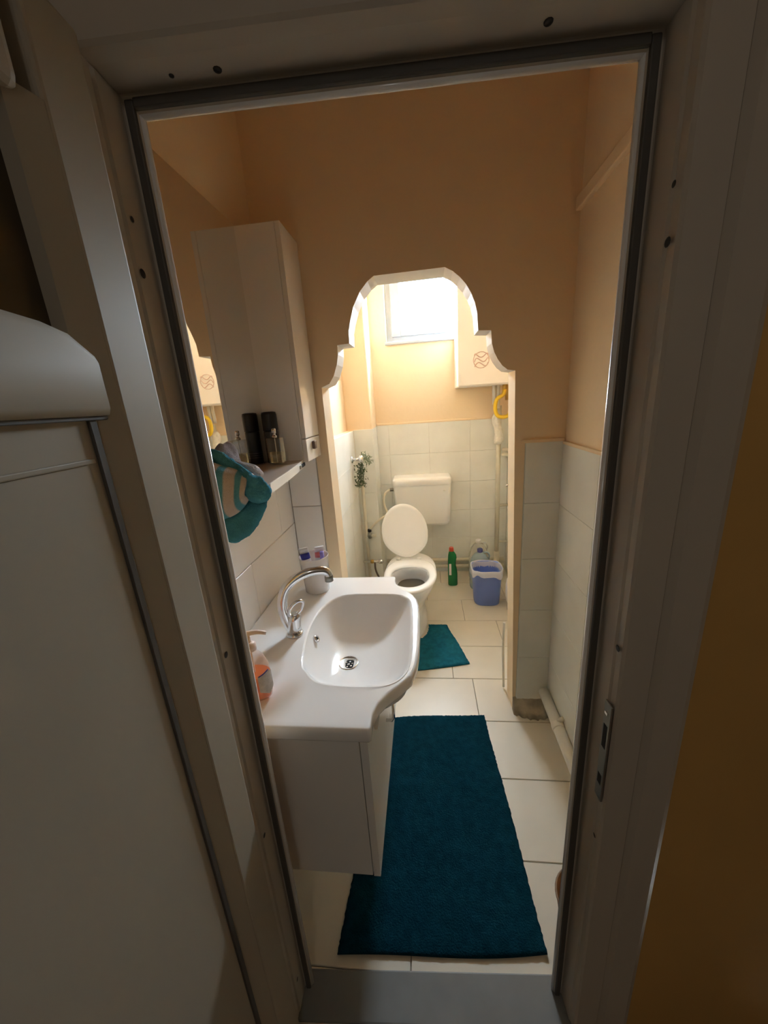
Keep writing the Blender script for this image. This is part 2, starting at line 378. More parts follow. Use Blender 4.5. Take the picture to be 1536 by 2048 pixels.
# toilet room
XLB, XRB = -0.585, 0.68
wlb = struct(box('wall_left_toilet', (-0.85, YP2 - 0.02, -0.05), (XLB, 3.35, CE + 0.05), M['peach']), 'peach left wall of the toilet room above its tiled ledge', 'wall')
box('tile_backing', (XLB - 0.01, YP2, 0.0), (-0.538, 2.90, 1.312), M['peach'], wlb)
tiles(wlb, (-0.538, 0, 0), (0, 1, 0), (0, 0, 1), (1, 0, 0), (YP2 + 0.002, 0.0, 2.8795, 1.312), 0.33, 0.25, 2.2, 0.07, M['grey_tile'], d=0.006, gap=0.0009)
box('pipe_chase', (XLB - 0.01, 2.886, -0.01), (-0.388, 3.20, CE), M['peach'], wlb, bev=0.018, seg=4)
tiles(wlb, (0, 2.886, 0), (1, 0, 0), (0, 0, 1), (0, -1, 0), (-0.5325, 0.0, -0.384, 1.315), 0.33, 0.25, -0.5325, 0.07, M['grey_tile'], d=0.006, gap=0.0009)
tiles(wlb, (-0.388, 0, 0), (0, 1, 0), (0, 0, 1), (1, 0, 0), (2.882, 0.0, 3.14, 1.315), 0.33, 0.25, 2.882, 0.07, M['grey_tile'], d=0.005, gap=0.0009)
wrb = struct(box('wall_right_toilet', (XRB, YP2 - 0.02, -0.05), (0.90, 3.35, CE + 0.05), M['peach']), 'right wall of the toilet room behind the pipes', 'wall')
tiles(wrb, (XRB, 0, 0), (0, 1, 0), (0, 0, 1), (-1, 0, 0), (YP2 + 0.002, 0.0, YB - 0.004, 1.32), 0.33, 0.25, 2.2, 0.07, M['grey_tile'], d=0.006, gap=0.0009)
WX0, WX1, WZ0, WZ1 = -0.262, 0.42, 1.945, 2.48
wb = struct(link('wall_back', boxes_me([((-0.85, YB, -0.05), (WX0, YB + 0.20, CE + 0.05)), ((WX1, YB, -0.05), (0.90, YB + 0.20, CE + 0.05)),
            ((WX0, YB, -0.05), (WX1, YB + 0.20, WZ0)), ((WX0, YB, WZ1), (WX1, YB + 0.20, CE + 0.05))]), M['peach']), 'back wall, grey marbled tiles below peach paint and window', 'wall')
box('grout_bed', (-0.40, YB - 0.003, 0.0), (XRB, YB + 0.002, 1.322), M['grey_grout'], wb)
tiles(wb, (0, YB - 0.003, 0), (1, 0, 0), (0, 0, 1), (0, -1, 0), (-0.384, 0.0, XRB - 0.008, 1.322), 0.33, 0.25, 0.042 - 0.66, 0.075, M['grey_tile'], d=0.006, gap=0.0009)
box('tile_edge', (-0.384, YB - 0.012, 1.320), (XRB, YB, 1.336), M['peach'], wb, bev=0.004)

struct(box('ceiling', (-1.6, -2.3, CE), (1.3, 3.40, CE + 0.15), M['ceil']), 'plain pale peach ceiling out of view above', 'ceiling')

# window
win = empty('window_1', (0.08, YB + 0.12, WZ0)); struct(win, 'small white plastic window with bright sky behind', 'window')
yf0, yf1 = YB + 0.075, YB + 0.135
def frame4(name, x0, x1, z0, z1, w, y0, y1, m, par, bev=0.004):
    box(name, (x0, y0, z0), (x0 + w, y1, z1), m, par, bev); box(name, (x1 - w, y0, z0), (x1, y1, z1), m, par, bev)
    box(name, (x0 + w, y0, z0), (x1 - w, y1, z0 + w), m, par, bev); box(name, (x0 + w, y0, z1 - w), (x1 - w, y1, z1), m, par, bev)
frame4('window_frame', WX0, WX1, WZ0, WZ1, 0.048, yf0, yf1, M['window_pvc'], win)
frame4('sash', WX0 + 0.040, WX1 - 0.040, WZ0 + 0.045, WZ1 - 0.040, 0.072, yf0 - 0.014, yf1 - 0.012, M['window_pvc'], win)
box('pane', (WX0 + 0.108, yf0 + 0.020, WZ0 + 0.112), (WX1 - 0.108, yf0 + 0.026, WZ1 - 0.108), M['pane'], win)
box('window_sill', (WX0 - 0.012, YB - 0.022, WZ0 - 0.022), (WX1 + 0.012, YB + 0.08, WZ0 + 0.001), M['window_pvc'], win, 0.006)

# ---------------------------------------------------------------- door wall, frame, leaf, corridor
LIP = 0.318; REB = 0.338; VF = -0.065; ZH = 1.882; ZR = 1.905
wf = struct(link('wall_front', boxes_me([((-1.35, -0.055, -0.1), (-REB - 0.010, 0.03, CE)), ((REB + 0.010, -0.055, -0.1), (1.3, 0.03, CE)), ((-REB - 0.010, -0.055, ZR + 0.010), (REB + 0.010, 0.03, CE))], T=D), M['orange']),
            'orange corridor wall around the doorway', 'wall')
fr = empty('trim_1', D((0, 0, 0))); struct(fr, 'white plastic door frame with black gasket and screw holes', 'door frame')
for s in (-1, 1):
    def TS(p, s=s): return D((p[0] * s, p[1], p[2]))
    # jamb cross-section (u,v): lip, rebate, front face, ridge
    prof = [(LIP, 0.010), (LIP, 0.004), (LIP + 0.003, 0.0), (REB - 0.001, 0.0), (REB, -0.002), (REB + 0.001, VF + 0.022), (REB + 0.004, VF + 0.018), (REB + 0.004, VF + 0.004), (REB + 0.008, VF), (REB + 0.050, VF - 0.004), (REB + 0.054, VF + 0.004),
            (REB + 0.054, -0.03), (REB + 0.012, 0.010)]
    zt = ZR + 0.054
    vv = []
    for z in (0.0, zt):
        for u, w in prof: vv.append(TS((u, w, (z if z == 0 else ZH + (u - LIP)) if True else z)))
    m_ = len(prof); ff = [tuple(range(m_)), tuple(range(2 * m_ - 1, m_ - 1, -1))] + [(i, (i + 1) % m_, m_ + (i + 1) % m_, m_ + i) for i in range(m_)]
    link('jamb', fix(pydata('jamb', vv, ff)), M['pvc'], fr)
    tube('glossy_edge', [TS((LIP + 0.001, 0.007, 0.0)), TS((LIP + 0.001, 0.007, ZH + 0.001))], 0.0048, M['pvc_edge'], fr, 14)
    box('gasket', (LIP + 0.003, -0.005, 0.0), (LIP + 0.015, 0.003, ZH + 0.014), M['rubber'], fr, 0.002, T=TS)
    # cover moulding against the corridor wall
    cm = [(REB + 0.050, VF + 0.012), (REB + 0.052, VF - 0.002), (REB + 0.062, VF - 0.010), (REB + 0.105, VF - 0.012), (REB + 0.118, VF - 0.004), (REB + 0.120, VF + 0.012)]
    vv = []
    for z in (0, 1):
        for u, w in cm: vv.append(TS((u, w, 0.0 if z == 0 else ZH + (u - LIP))))
    m_ = len(cm); ff = [tuple(range(m_)), tuple(range(2 * m_ - 1, m_ - 1, -1))] + [(i, (i + 1) % m_, m_ + (i + 1) % m_, m_ + i) for i in range(m_)]
    link('cover_moulding', fix(pydata('cover', vv, ff)), M['pvc'], fr)
# head
hp = [(ZH, 0.010), (ZH, 0.004), (ZH + 0.003, 0.0), (ZR - 0.003, 0.0), (ZR - 0.002, -0.002), (ZR, VF + 0.022), (ZR + 0.003, VF + 0.004), (ZR + 0.007, VF), (ZR + 0.050, VF - 0.004), (ZR + 0.054, VF + 0.004), (ZR + 0.054, -0.03), (ZR + 0.012, 0.010)]
vv = []
for s in (-1, 1):
    for z, w in hp: vv.append(D((s * (LIP + (z - ZH)), w, z)))
m_ = len(hp); ff = [tuple(range(m_)), tuple(range(2 * m_ - 1, m_ - 1, -1))] + [(i, (i + 1) % m_, m_ + (i + 1) % m_, m_ + i) for i in range(m_)]
link('head', fix(pydata('head', vv, ff)), M['pvc'], fr)
tube('glossy_edge', [D((-LIP, 0.007, ZH + 0.001)), D((LIP, 0.007, ZH + 0.001))], 0.0048, M['pvc_edge'], fr, 14)
box('gasket', (-LIP - 0.003, -0.006, ZH + 0.003), (LIP + 0.003, 0.003, ZH + 0.015), M['rubber'], fr, 0.002, T=D)
cm = [(ZR + 0.050, VF + 0.012), (ZR + 0.052, VF - 0.002), (ZR + 0.062, VF - 0.010), (ZR + 0.105, VF - 0.012), (ZR + 0.118, VF - 0.004), (ZR + 0.120, VF + 0.012)]
vv = []
for s in (-1, 1):
    for z, w in cm: vv.append(D((s * (REB + (z - ZR)), w, z)))
m_ = len(cm); ff = [tuple(range(m_)), tuple(range(2 * m_ - 1, m_ - 1, -1))] + [(i, (i + 1) % m_, m_ + (i + 1) % m_, m_ + i) for i in range(m_)]
link('cover_moulding', fix(pydata('cover', vv, ff)), M['pvc'], fr)
def screw(u, v_, z, axis, r=0.0045):
    rings = []
    for d, q in ((0.0015, r * 0.2), (0.0012, r * 0.8), (-0.001, r)):
        rg = []
        for k in range(10):
            a = 2 * math.pi * k / 10
            if axis == 'u': rg.append(D((u - math.copysign(d, u), v_ + q * math.cos(a), z + q * math.sin(a))))
            else: rg.append(D((u + q * math.cos(a), v_ + q * math.sin(a), z - d)))
        rings.append(rg)
    link('screw', loft_me(rings), M['steel_dark'], fr, smooth=True)
M['steel_dark'] = mat('dark_screw_head', (0.05, 0.045, 0.04), 0.5, metal=0.6)
for v_, z, r in ((-0.0505, 1.725, .004), (-0.052, 1.665, .006), (-0.054, 1.086, .006), (-0.054, 0.656, .0045)): screw(REB + 0.0015, v_, z, 'u', r)
for v_, z, r in ((-0.033, 1.754, .0035), (-0.036, 1.690, .006), (-0.034, 1.080, .006), (-0.037, 0.627, .005), (-0.030, 0.103, .0045)): screw(-REB - 0.0005, v_, z, 'u', r)
for u, v_, r in ((-0.1995, -0.018, .006), (-0.258, -0.018, .0035), (0.1936, -0.024, .006)): screw(u, v_, ZR - 0.001, 'z', r)
# strike plate on the right jamb
sp = link('strike_plate', box_me((REB - 0.002, -0.0625, 0.755), (REB + 0.0015, -0.0405, 0.972), 0.0012, T=D), M['steel'], fr)
for z0, z1 in ((0.875, 0.925), (0.790, 0.812)):
    box('latch_hole', (REB - 0.0026, -0.057, z0), (REB - 0.0018, -0.046, z1), M['dark_hole'], sp, T=D)
box('latch_tongue', (REB - 0.004, -0.055, 0.948), (REB - 0.0018, -0.047, 0.953), M['chrome'], sp, T=D)

struct(box('trim_3', (-REB - 0.02, -0.062, -0.10), (REB + 0.02, 0.034, 0.002), M['sill_stone'], bev=0.004, T=D), 'grey marble door threshold', 'threshold')
struct(box('trim_4', (-REB - 0.004, -0.078, -0.10), (REB + 0.004, -0.062, 0.004), M['pvc'], bev=0.003, T=D), 'threshold front edge, made pale for the light it catches', 'threshold')  # paler strip painted as the light caught by the threshold's rounded front edge

# door leaf, hinged left, open towards the corridor
dr = empty('door_1', D((-0.35, -0.085, 0.02))); struct(dr, 'white plastic door with small glass pane, swung open at left', 'door')
UI, UO = -0.322, -0.384; VH, VE = -0.084, -0.72; ZB_, ZT_ = 0.02, 1.905; ST = 0.105
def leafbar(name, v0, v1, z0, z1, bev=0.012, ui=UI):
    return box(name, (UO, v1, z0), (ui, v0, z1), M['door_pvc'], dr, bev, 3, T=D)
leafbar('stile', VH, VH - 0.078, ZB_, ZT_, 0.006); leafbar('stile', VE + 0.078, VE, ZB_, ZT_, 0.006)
for q0, sg in ((VH - 0.076, -1), (VE + 0.076, 1)):
    bp_ = [(UI - 0.001, q0), (UI - 0.0035, q0 + sg * 0.008), (UI - 0.010, q0 + sg * 0.030), (UI - 0.012, q0 + sg * 0.034), (UO + 0.004, q0 + sg * 0.034), (UO + 0.004, q0)]
    vv = [D((u, w, z)) for z in (ZB_ + 0.105, ZT_ - 0.105) for u, w in bp_]
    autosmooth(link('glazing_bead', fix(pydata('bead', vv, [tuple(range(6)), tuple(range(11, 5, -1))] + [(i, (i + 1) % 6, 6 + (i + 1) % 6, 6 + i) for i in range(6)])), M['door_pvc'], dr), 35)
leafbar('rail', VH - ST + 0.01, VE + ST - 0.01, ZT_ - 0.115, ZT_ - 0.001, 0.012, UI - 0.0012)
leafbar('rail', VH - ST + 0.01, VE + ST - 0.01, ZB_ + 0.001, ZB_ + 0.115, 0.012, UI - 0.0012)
# middle rail with a bowed upper edge
pts = []
va, vb = VH - ST + 0.012, VE + ST - 0.012
for i in range(17):
    t = i / 16; v_ = va + (vb - va) * t
    pts.append((v_, 1.592 + 0.012 * math.sin(math.pi * t) - 0.02 * max(0, 1 - t * 9) ** 2 - 0.02 * max(0, 1 - (1 - t) * 9) ** 2))
poly = pts + [(vb, 1.505), (va, 1.505)]
vv = []
for uu, ins in ((UO, 0.0), (UI - 0.012, 0.0), (UI - 0.004, 0.003), (UI - 0.0013, 0.010)):
    for (v_, z) in poly:
        zc = 1.55; vc = (va + vb) / 2
        vv.append(D((uu, v_, z + (zc - z) / abs(zc - z) * ins)))
m_ = len(poly); ff = [tuple(range(m_))]
for k in range(3): ff += [(k * m_ + i, k * m_ + (i + 1) % m_, (k + 1) * m_ + (i + 1) % m_, (k + 1) * m_ + i) for i in range(m_)]
ff.append(tuple(3 * m_ + i for i in range(m_))[::-1])
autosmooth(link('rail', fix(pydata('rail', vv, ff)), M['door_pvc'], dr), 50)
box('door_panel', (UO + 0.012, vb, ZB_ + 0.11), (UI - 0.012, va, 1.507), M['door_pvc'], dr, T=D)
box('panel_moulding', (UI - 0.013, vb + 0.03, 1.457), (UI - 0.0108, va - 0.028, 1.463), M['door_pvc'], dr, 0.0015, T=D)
box('glazing', (UO + 0.02, vb, 1.58), (UI - 0.028, va, ZT_ - 0.11), M['door_glass'], dr, T=D)
box('gasket', (UI - 0.013, VH - 0.119, ZB_ + 0.11), (UI - 0.0085, VH - 0.109, 1.506), M['rubber'], dr, 0.001, T=D)
box('gasket', (UI - 0.013, VE + 0.109, ZB_ + 0.11), (UI - 0.0085, VE + 0.119, 1.506), M['rubber'], dr, 0.001, T=D)
box('gasket', (UI - 0.013, vb, 1.5025), (UI - 0.0065, va, 1.5075), M['rubber'], dr, 0.001, T=D)
for z in (0.30, 1.70):
    tube('hinge', [D((-0.352, -0.079, z)), D((-0.352, -0.079, z + 0.09))], 0.0075, M['pvc_edge'], dr)

# corridor behind the camera
struct(box('floor_corridor', (-1.45, -2.2, -0.15), (1.25, 0.56, -0.02), M['corr_floor']), 'brown corridor floor in front of the threshold', 'floor')
struct(link('wall_corridor', boxes_me([((-1.5, -2.2, -0.1), (-1.35, 0.60, CE)), ((1.0, -2.2, -0.1), (1.15, 0.75, CE)), ((-1.5, -2.3, -0.1), (1.2, -2.15, CE))]), M['pale_wall']), 'pale corridor walls around the viewer', 'wall')
lp = empty('fill_lamp', (0.2, -1.3, CE)); tag(lp, 'unseen fill lamp added in the corridor behind the viewer', 'lamp')
lathe('fill_lamp_base', [(0.03, -0.03), (0.05, -0.02), (0.055, 0.0)], (0.2, -1.3, CE), M['pvc_edge'], lp)
ld = bpy.data.lights.new('corridor_fill', 'POINT'); ld.energy = CORRIDOR_FILL_W; ld.color = (1.0, 0.96, 0.92); ld.shadow_soft_size = 0.08  # fill added to brighten the frame and vanity from the corridor side
lo_ = bpy.data.objects.new('fill_point', ld); COL.objects.link(lo_); lo_.parent = lp; lo_.location = (0, 0, -0.14)

# ================================================================== FURNITURE
# ---- vanity cabinet
vc = empty('vanity_cabinet', (-0.375, 1.03, 0.30)); tag(vc, 'white wall-hung vanity cabinet under the washbasin', 'cabinet')
CX0, CX1, CY0, CY1, CZ0, CZ1 = XL + 0.010, -0.176, 0.672, 1.392, 0.300, 0.786
t = 0.018
box('side_panel', (CX0, CY0, CZ0), (CX1, CY0 + t, CZ1), M['laminate'], vc, 0.001); box('side_panel', (CX0, CY1 - t, CZ0), (CX1, CY1, CZ1), M['laminate'], vc, 0.001)
box('bottom_panel', (CX0, CY0 + t, CZ0), (CX1, CY1 - t, CZ0 + t), M['laminate'], vc)
box('back_panel', (CX0, CY0 + t, CZ0 + t), (CX0 + 0.008, CY1 - t, CZ1), M['laminate'], vc)
ym = (CY0 + CY1) / 2
for y0, y1, yh in ((CY0, ym - 0.0015, ym - 0.06), (ym + 0.0015, CY1, ym + 0.06)):
    pd_ = [(y0, CZ0 - 0.002), (y1, CZ0 - 0.002), (y1, 0.640), (y0 + 0.14, 0.640), (y0 + 0.10, 0.68), (y0 + 0.055, CZ1 - 0.010), (y0, CZ1 - 0.010)] if y0 == CY0 else \
          [(y0, CZ0 - 0.002), (y1, CZ0 - 0.002), (y1, CZ1 - 0.010), (y1 - 0.055, CZ1 - 0.010), (y1 - 0.10, 0.68), (y1 - 0.14, 0.640), (y0, 0.640)]
    d_ = link('door', prism_me(pd_, 'x', CX1 + 0.0025, CX1 + 0.0205), M['laminate'], vc)
    tube('handle', [(CX1 + 0.0205, yh, 0.51), (CX1 + 0.040, yh, 0.51), (CX1 + 0.046, yh, 0.522), (CX1 + 0.046, yh, 0.59), (CX1 + 0.040, yh, 0.60), (CX1 + 0.0205, yh, 0.60)], 0.005, M['chrome'], d_, 8)

# ---- washbasin
outl = [(XL + 0.010, 0.647), (-0.146, 0.646), (-0.141, 0.652), (-0.142, 0.690), (-0.132, 0.722), (-0.112, 0.752), (-0.083, 0.784), (-0.055, 0.820), (-0.042, 0.865), (-0.036, 0.928), (-0.034, 1.02), (-0.035, 1.12), (-0.038, 1.180),
        (-0.046, 1.222), (-0.062, 1.258), (-0.088, 1.290), (-0.114, 1.318), (-0.130, 1.345), (-0.136, 1.372), (-0.137, 1.402), (-0.142, 1.409), (XL + 0.010, 1.409)]
bowl = [(-0.345, 0.838), (-0.359, 0.859), (-0.378, 0.930), (-0.390, 1.010), (-0.393, 1.085), (-0.383, 1.160), (-0.359, 1.215), (-0.330, 1.243), (-0.290, 1.254), (-0.200, 1.256), (-0.125, 1.250), (-0.092, 1.232), (-0.073, 1.200), (-0.066, 1.12), (-0.062, 1.00), (-0.062, 0.90), (-0.068, 0.850),
        (-0.082, 0.818), (-0.105, 0.796), (-0.140, 0.785), (-0.220, 0.783), (-0.300, 0.795)]
BC = Vector((-0.235, 1.01)); DR = Vector((-0.272, 1.018)); ZD = 0.810; ZBW = 0.690
def smooth_poly(poly, k=4):
    P = [Vector((*p, 0)) for p in poly]; nn = len(P); out = []
    for i in range(nn):
        a, b, c, d = P[i - 1], P[i], P[(i + 1) % nn], P[(i + 2) % nn]
        for q in range(k):
            t_ = q / k
            w = 0.5 * ((2 * b) + (c - a) * t_ + (2 * a - 5 * b + 4 * c - d) * t_ * t_ + (3 * b - a - 3 * c + d) * t_ ** 3); out.append((w.x, w.y))
    return out
def cast(poly, c, ang):
    d = Vector((math.cos(ang), math.sin(ang))); best = 0
    for i in range(len(poly)):
        p, q = Vector(poly[i]), Vector(poly[(i + 1) % len(poly)]); e = q - p
        den = d.x * e.y - d.y * e.x
        if abs(den) < 1e-12: continue
        w = p - c; s_ = (w.x * e.y - w.y * e.x) / den; t_ = (w.x * d.y - w.y * d.x) / den
        if s_ > 0 and -1e-9 <= t_ <= 1 + 1e-9: best = max(best, s_)
    return c + d * best
bowl_s = smooth_poly(bowl)
angs = sorted(set([round(2 * math.pi * k / 160, 5) for k in range(160)] + [round(math.atan2(p[1] - BC.y, p[0] - BC.x) % (2 * math.pi), 5) for p in outl]))
RI = [cast(bowl_s, BC, a) for a in angs]; RO = [cast(outl, BC, a) for a in angs]
NA = len(angs); rings = []
for s_ in (0.085, 0.12, 0.22, 0.34, 0.46, 0.58, 0.68, 0.73, 0.78, 0.82, 0.86, 0.89, 0.915, 0.94, 0.96, 0.985, 1.0, 1.02):
    rg = []
    if s_ <= 0.985: h = ZBW + (ZD - 0.006 - ZBW) * (0.10 * s_ + 0.90 * s_ ** 3.4) / (0.10 * 0.985 + 0.90 * 0.985 ** 3.4)
    elif s_ == 1.0: h = ZD - 0.0005
    else: h = ZD + 0.0012
    if s_ == 0.085: h -= 0.003
    for a, p in zip(angs, RI):
        w = 1 - s_ if s_ < 1 else 0
        c_ = BC + (DR - BC) * (w ** 0.8 if w > 0 else 0)
        q = c_ + (p - BC) * s_ if s_ <= 1 else p + (p - BC).normalized() * 0.006
        rg.append(Vector((q.x, q.y, h)))
    rings.append(rg)
def deckz(x, y):
    k = min(1, max(0, (-0.468 - x) / 0.022)); k = k * k * (3 - 2 * k)
    return ZD + 0.010 * k
for s_ in (0.06, 0.13, 0.25, 0.36, 0.46, 0.56, 0.66, 0.76, 0.86, 0.94):
    rg = []
    for p, q in zip(RI, RO):
        p2 = p + (p - BC).normalized() * 0.006; L = (q - p2).length; q2 = q - (q - BC).normalized() * min(0.010, L * 0.5)
        w = p2 + (q2 - p2) * ((s_ - 0.06) / 0.88)
        rg.append(Vector((w.x, w.y, deckz(w.x, w.y) + (0.0012 if s_ == 0.06 else 0.0))))
    rings.append(rg)
for ins, dz in ((0.005, -0.001), (0.0015, -0.005), (0.0, -0.011), (0.0, -0.030), (0.004, -0.036), (0.014, -0.040)):
    rg = []
    for q in RO:
        w = q - (q - BC).normalized() * ins; zz = deckz(w.x, w.y) if dz > -0.02 else ZD
        rg.append(Vector((w.x, w.y, zz + dz)))
    rings.append(rg)
# underside back to the bowl shell
for s_, z in ((1.03, ZD - 0.040), (0.98, ZD - 0.075), (0.80, ZBW - 0.010), (0.30, ZBW - 0.022)):
    rings.append([Vector((*(BC + (p - BC) * s_ + ((DR - BC) * (1 - s_) if s_ < 1 else Vector((0, 0)))), z)) if (s_ <= 1.0 or (p - BC).length * s_ < (q - BC).length - 0.015) else Vector((*(q - (q - BC).normalized() * 0.016), z)) for p, q in zip(RI, RO)])
wbn = empty('washbasin', (-0.30, 1.03, 0.77)); tag(wbn, 'white ceramic washbasin with bowed front on the vanity cabinet', 'washbasin')
bo = link('basin', loft_me(rings, cap0=False, cap1=False), M['ceramic'], wbn); autosmooth(bo, 60)
lathe('drain', [(0.012, -0.006), (0.022, -0.005), (0.026, -0.001), (0.030, 0.003), (0.033, 0.0025), (0.0345, -0.002)], (DR.x, DR.y, ZBW + 0.001), M['chrome'], wbn, cap1=False)
lathe('drain_well', [(0.0, -0.004), (0.023, -0.0038), (0.0235, -0.0045)], (DR.x, DR.y, ZBW + 0.001), M['dark_hole'], wbn, cap0=False)
for k in range(6):
    a = k * math.pi / 3 + 0.3
    lathe('drain_spoke', [(0.0035, 0.0), (0.0035, 0.001), (0.001, 0.0013)], (DR.x + 0.012 * math.cos(a), DR.y + 0.012 * math.sin(a), ZBW - 0.0030), M['chrome'], wbn, seg=8)
lathe('drain_spoke', [(0.005, 0.0), (0.005, 0.001), (0.001, 0.0013)], (DR.x, DR.y, ZBW - 0.0030), M['chrome'], wbn, seg=8)
# overflow ring on the wall side of the bowl
tl = Matrix.Rotation(math.radians(62), 3, 'Y')
lathe('overflow_ring', [(0.006, 0.001), (0.008, 0.003), (0.0105, 0.003), (0.0125, 0.0), (0.0125, -0.006)], (-0.3735, 1.035, 0.772), M['chrome'], wbn, tilt=tl, cap0=False)
lathe('overflow_hole', [(0.0, 0.001), (0.0065, 0.0012)], (-0.3735, 1.035, 0.772), M['dark_hole'], wbn, tilt=tl, cap0=False, cap1=False)

# ---- faucet
fa = empty('faucet', (-0.432, 1.005, ZD)); tag(fa, 'chrome swan-neck mixer tap on the washbasin', 'faucet')
lathe('base', [(0.027, 0.0), (0.027, 0.004), (0.023, 0.009)], (-0.432, 1.005, ZD + 0.0005), M['chrome'], fa)
lathe('body', [(0.022, 0.007), (0.023, 0.03), (0.022, 0.055, 0.004), (0.020, 0.068, 0.008), (0.012, 0.076, 0.010)], (-0.432, 1.005, ZD), M['chrome'], fa)
tube('spout', [(-0.440, 1.003, 0.835), (-0.455, 1.000, 0.880), (-0.457, 1.002, 0.925), (-0.443, 1.010, 0.968), (-0.412, 1.022, 0.996), (-0.372, 1.037, 1.010), (-0.335, 1.050, 1.010), (-0.318, 1.056, 1.000), (-0.315, 1.057, 0.984)],
     lambda q: 0.0165 - 0.004 * q, M['chrome'], fa, 14, 6)
lathe('aerator', [(0.0135, -0.012), (0.0135, 0.006), (0.011, 0.010)], (-0.315, 1.057, 0.982), M['steel'], fa)
lv = []
for i in range(25):
    a = math.pi * (-0.32 + 1.64 * i / 24); lv.append(Vector((-0.417 + 0.026 * math.cos(a) * 0.55, 1.006 + 0.021 * math.cos(a), 0.905 + 0.026 * math.sin(a) + 0.0)))
tube('lever', [(-0.421, 1.005, 0.878)] + [(-0.414 + 0.017 * math.cos(a) + 0.012 * math.sin(a), 0.998 + 0.013 * math.cos(a), 0.906 + 0.026 * math.sin(a)) for a in [math.pi * (-0.42 + 1.84 * i / 16) for i in range(17)]] + [(-0.425, 1.003, 0.878)], 0.0055, M['chrome'], fa, 8, 2)

# ---- mirror cabinet unit
mc = empty('mirror_cabinet', (-0.52, 1.15, 1.30)); tag(mc, 'white mirror cabinet with shelf on the left wall', 'cabinet')
box('backboard', (XL + 0.0005, 0.80, 1.290), (-0.589, 1.372, 2.085), M['laminate'], mc, 0.001)
box('mirror', (-0.589, 0.802, 1.317), (-0.585, 1.370, 2.083), M['mirror'], mc)
cb = box('cabinet_body', (XL + 0.0005, 1.370, 1.306), (-0.451, 1.552, 2.080), M['laminate'], mc, 0.002)
d1 = box('cabinet_door', (-0.4505, 1.370, 1.392), (-0.433, 1.552, 2.080), M['cab_gloss'], mc, 0.002)
d2 = box('drawer_front', (-0.4505, 1.370, 1.306), (-0.433, 1.552, 1.389), M['cab_gloss'], mc, 0.002)
box('knob', (-0.433, 1.438, 1.345), (-0.421, 1.466, 1.376), M['brown_knob'], d2, 0.003)
sh = link('shelf', prism_me([(XL + 0.001, 0.925), (-0.425, 0.925), (-0.412, 0.940), (-0.424, 1.10), (-0.440, 1.25), (-0.455, 1.3695), (XL + 0.001, 1.3695)], 'z', 1.292, 1.3145), M['shelf_top'], mc)
bm = bmesh.new(); bm.from_mesh(sh.data); bmesh.ops.bevel(bm, geom=[e for e in bm.edges if abs(e.verts[0].co.z - e.verts[1].co.z) < 1e-5 and e.verts[0].co.z > 1.3], offset=0.0025, segments=2, affect='EDGES', profile=0.5); bm.to_mesh(sh.data); bm.free()
ed = [(-0.4225, 0.923), (-0.411, 0.940), (-0.423, 1.10), (-0.439, 1.25), (-0.454, 1.3695)]
ev_ = []
for x, y in ed: ev_ += [(x - 0.001, y, 1.288), (x + 0.002, y, 1.288), (x + 0.002, y, 1.3135), (x + 0.0012, y, 1.3150), (x - 0.001, y, 1.3150)]
ef = [tuple(range(5)), tuple(range(20, 25))[::-1]] + [(i * 5 + k, i * 5 + (k + 1) % 5, (i + 1) * 5 + (k + 1) % 5, (i + 1) * 5 + k) for i in range(4) for k in range(5)]
link('shelf_edge', fix(pydata('edge', ev_, ef)), M['cab_gloss'], sh)  # white strip stands in for the highlight along the shelf front
for y in (1.285, 1.318, 1.35):
    box('socket_slot', (-0.4445 - 0.14 * (y - 1.29), y, 1.293), (-0.4385 - 0.13 * (y - 1.29), y + 0.018, 1.306), M['dark_hole' if y > 1.3 else 'steel'], sh, 0.001)

# ---- bottles on the shelf
ca = empty('deodorant_can', (-0.549, 1.338, 1.3145)); tag(ca, 'black deodorant spray can on the mirror shelf', 'spray can')
lathe('can', [(0.024, 0.0), (0.0262, 0.004), (0.0262, 0.112), (0.0245, 0.116)], (-0.549, 1.338, 1.315), M['black_satin'], ca)
lathe('cap', [(0.0262, 0.1165), (0.0268, 0.118), (0.0266, 0.172), (0.0245, 0.180), (0.014, 0.182)], (-0.549, 1.338, 1.315), M['black'], ca)
for k, z in enumerate((0.022, 0.030, 0.038)):
    lathe('print_band', [(0.02635, z), (0.02635, z + 0.0025)], (-0.549, 1.338, 1.315), M['grey_print'], ca, cap0=False, cap1=False)
pf = empty('perfume_bottle', (-0.518, 1.285, 1.3145)); tag(pf, 'square clear glass perfume bottle in front of the black can', 'bottle')
rz = math.radians(-12)
def PR(p): return Vector((-0.518 + (p[0]) * math.cos(rz) - p[1] * math.sin(rz), 1.285 + p[0] * math.sin(rz) + p[1] * math.cos(rz), 1.315 + p[2]))
box('flask', (-0.027, -0.014, 0.0), (0.027, 0.014, 0.093), M['perfume_glass'], pf, 0.003, 2, T=PR)
box('perfume', (-0.022, -0.010, 0.006), (0.022, 0.010, 0.045), M['perfume'], pf, 0.002, 2, T=PR)
lathe('spray_nozzle', [(0.009, 0.093), (0.009, 0.100), (0.0055, 0.102), (0.0055, 0.108), (0.008, 0.110), (0.008, 0.124), (0.005, 0.126)], (-0.518, 1.285, 1.315), M['chrome'], pf, seg=14)
tube('dip_tube', [PR((0, 0, 0.008)), PR((0, 0, 0.092))], 0.0018, M['tube_white'], pf, 6)

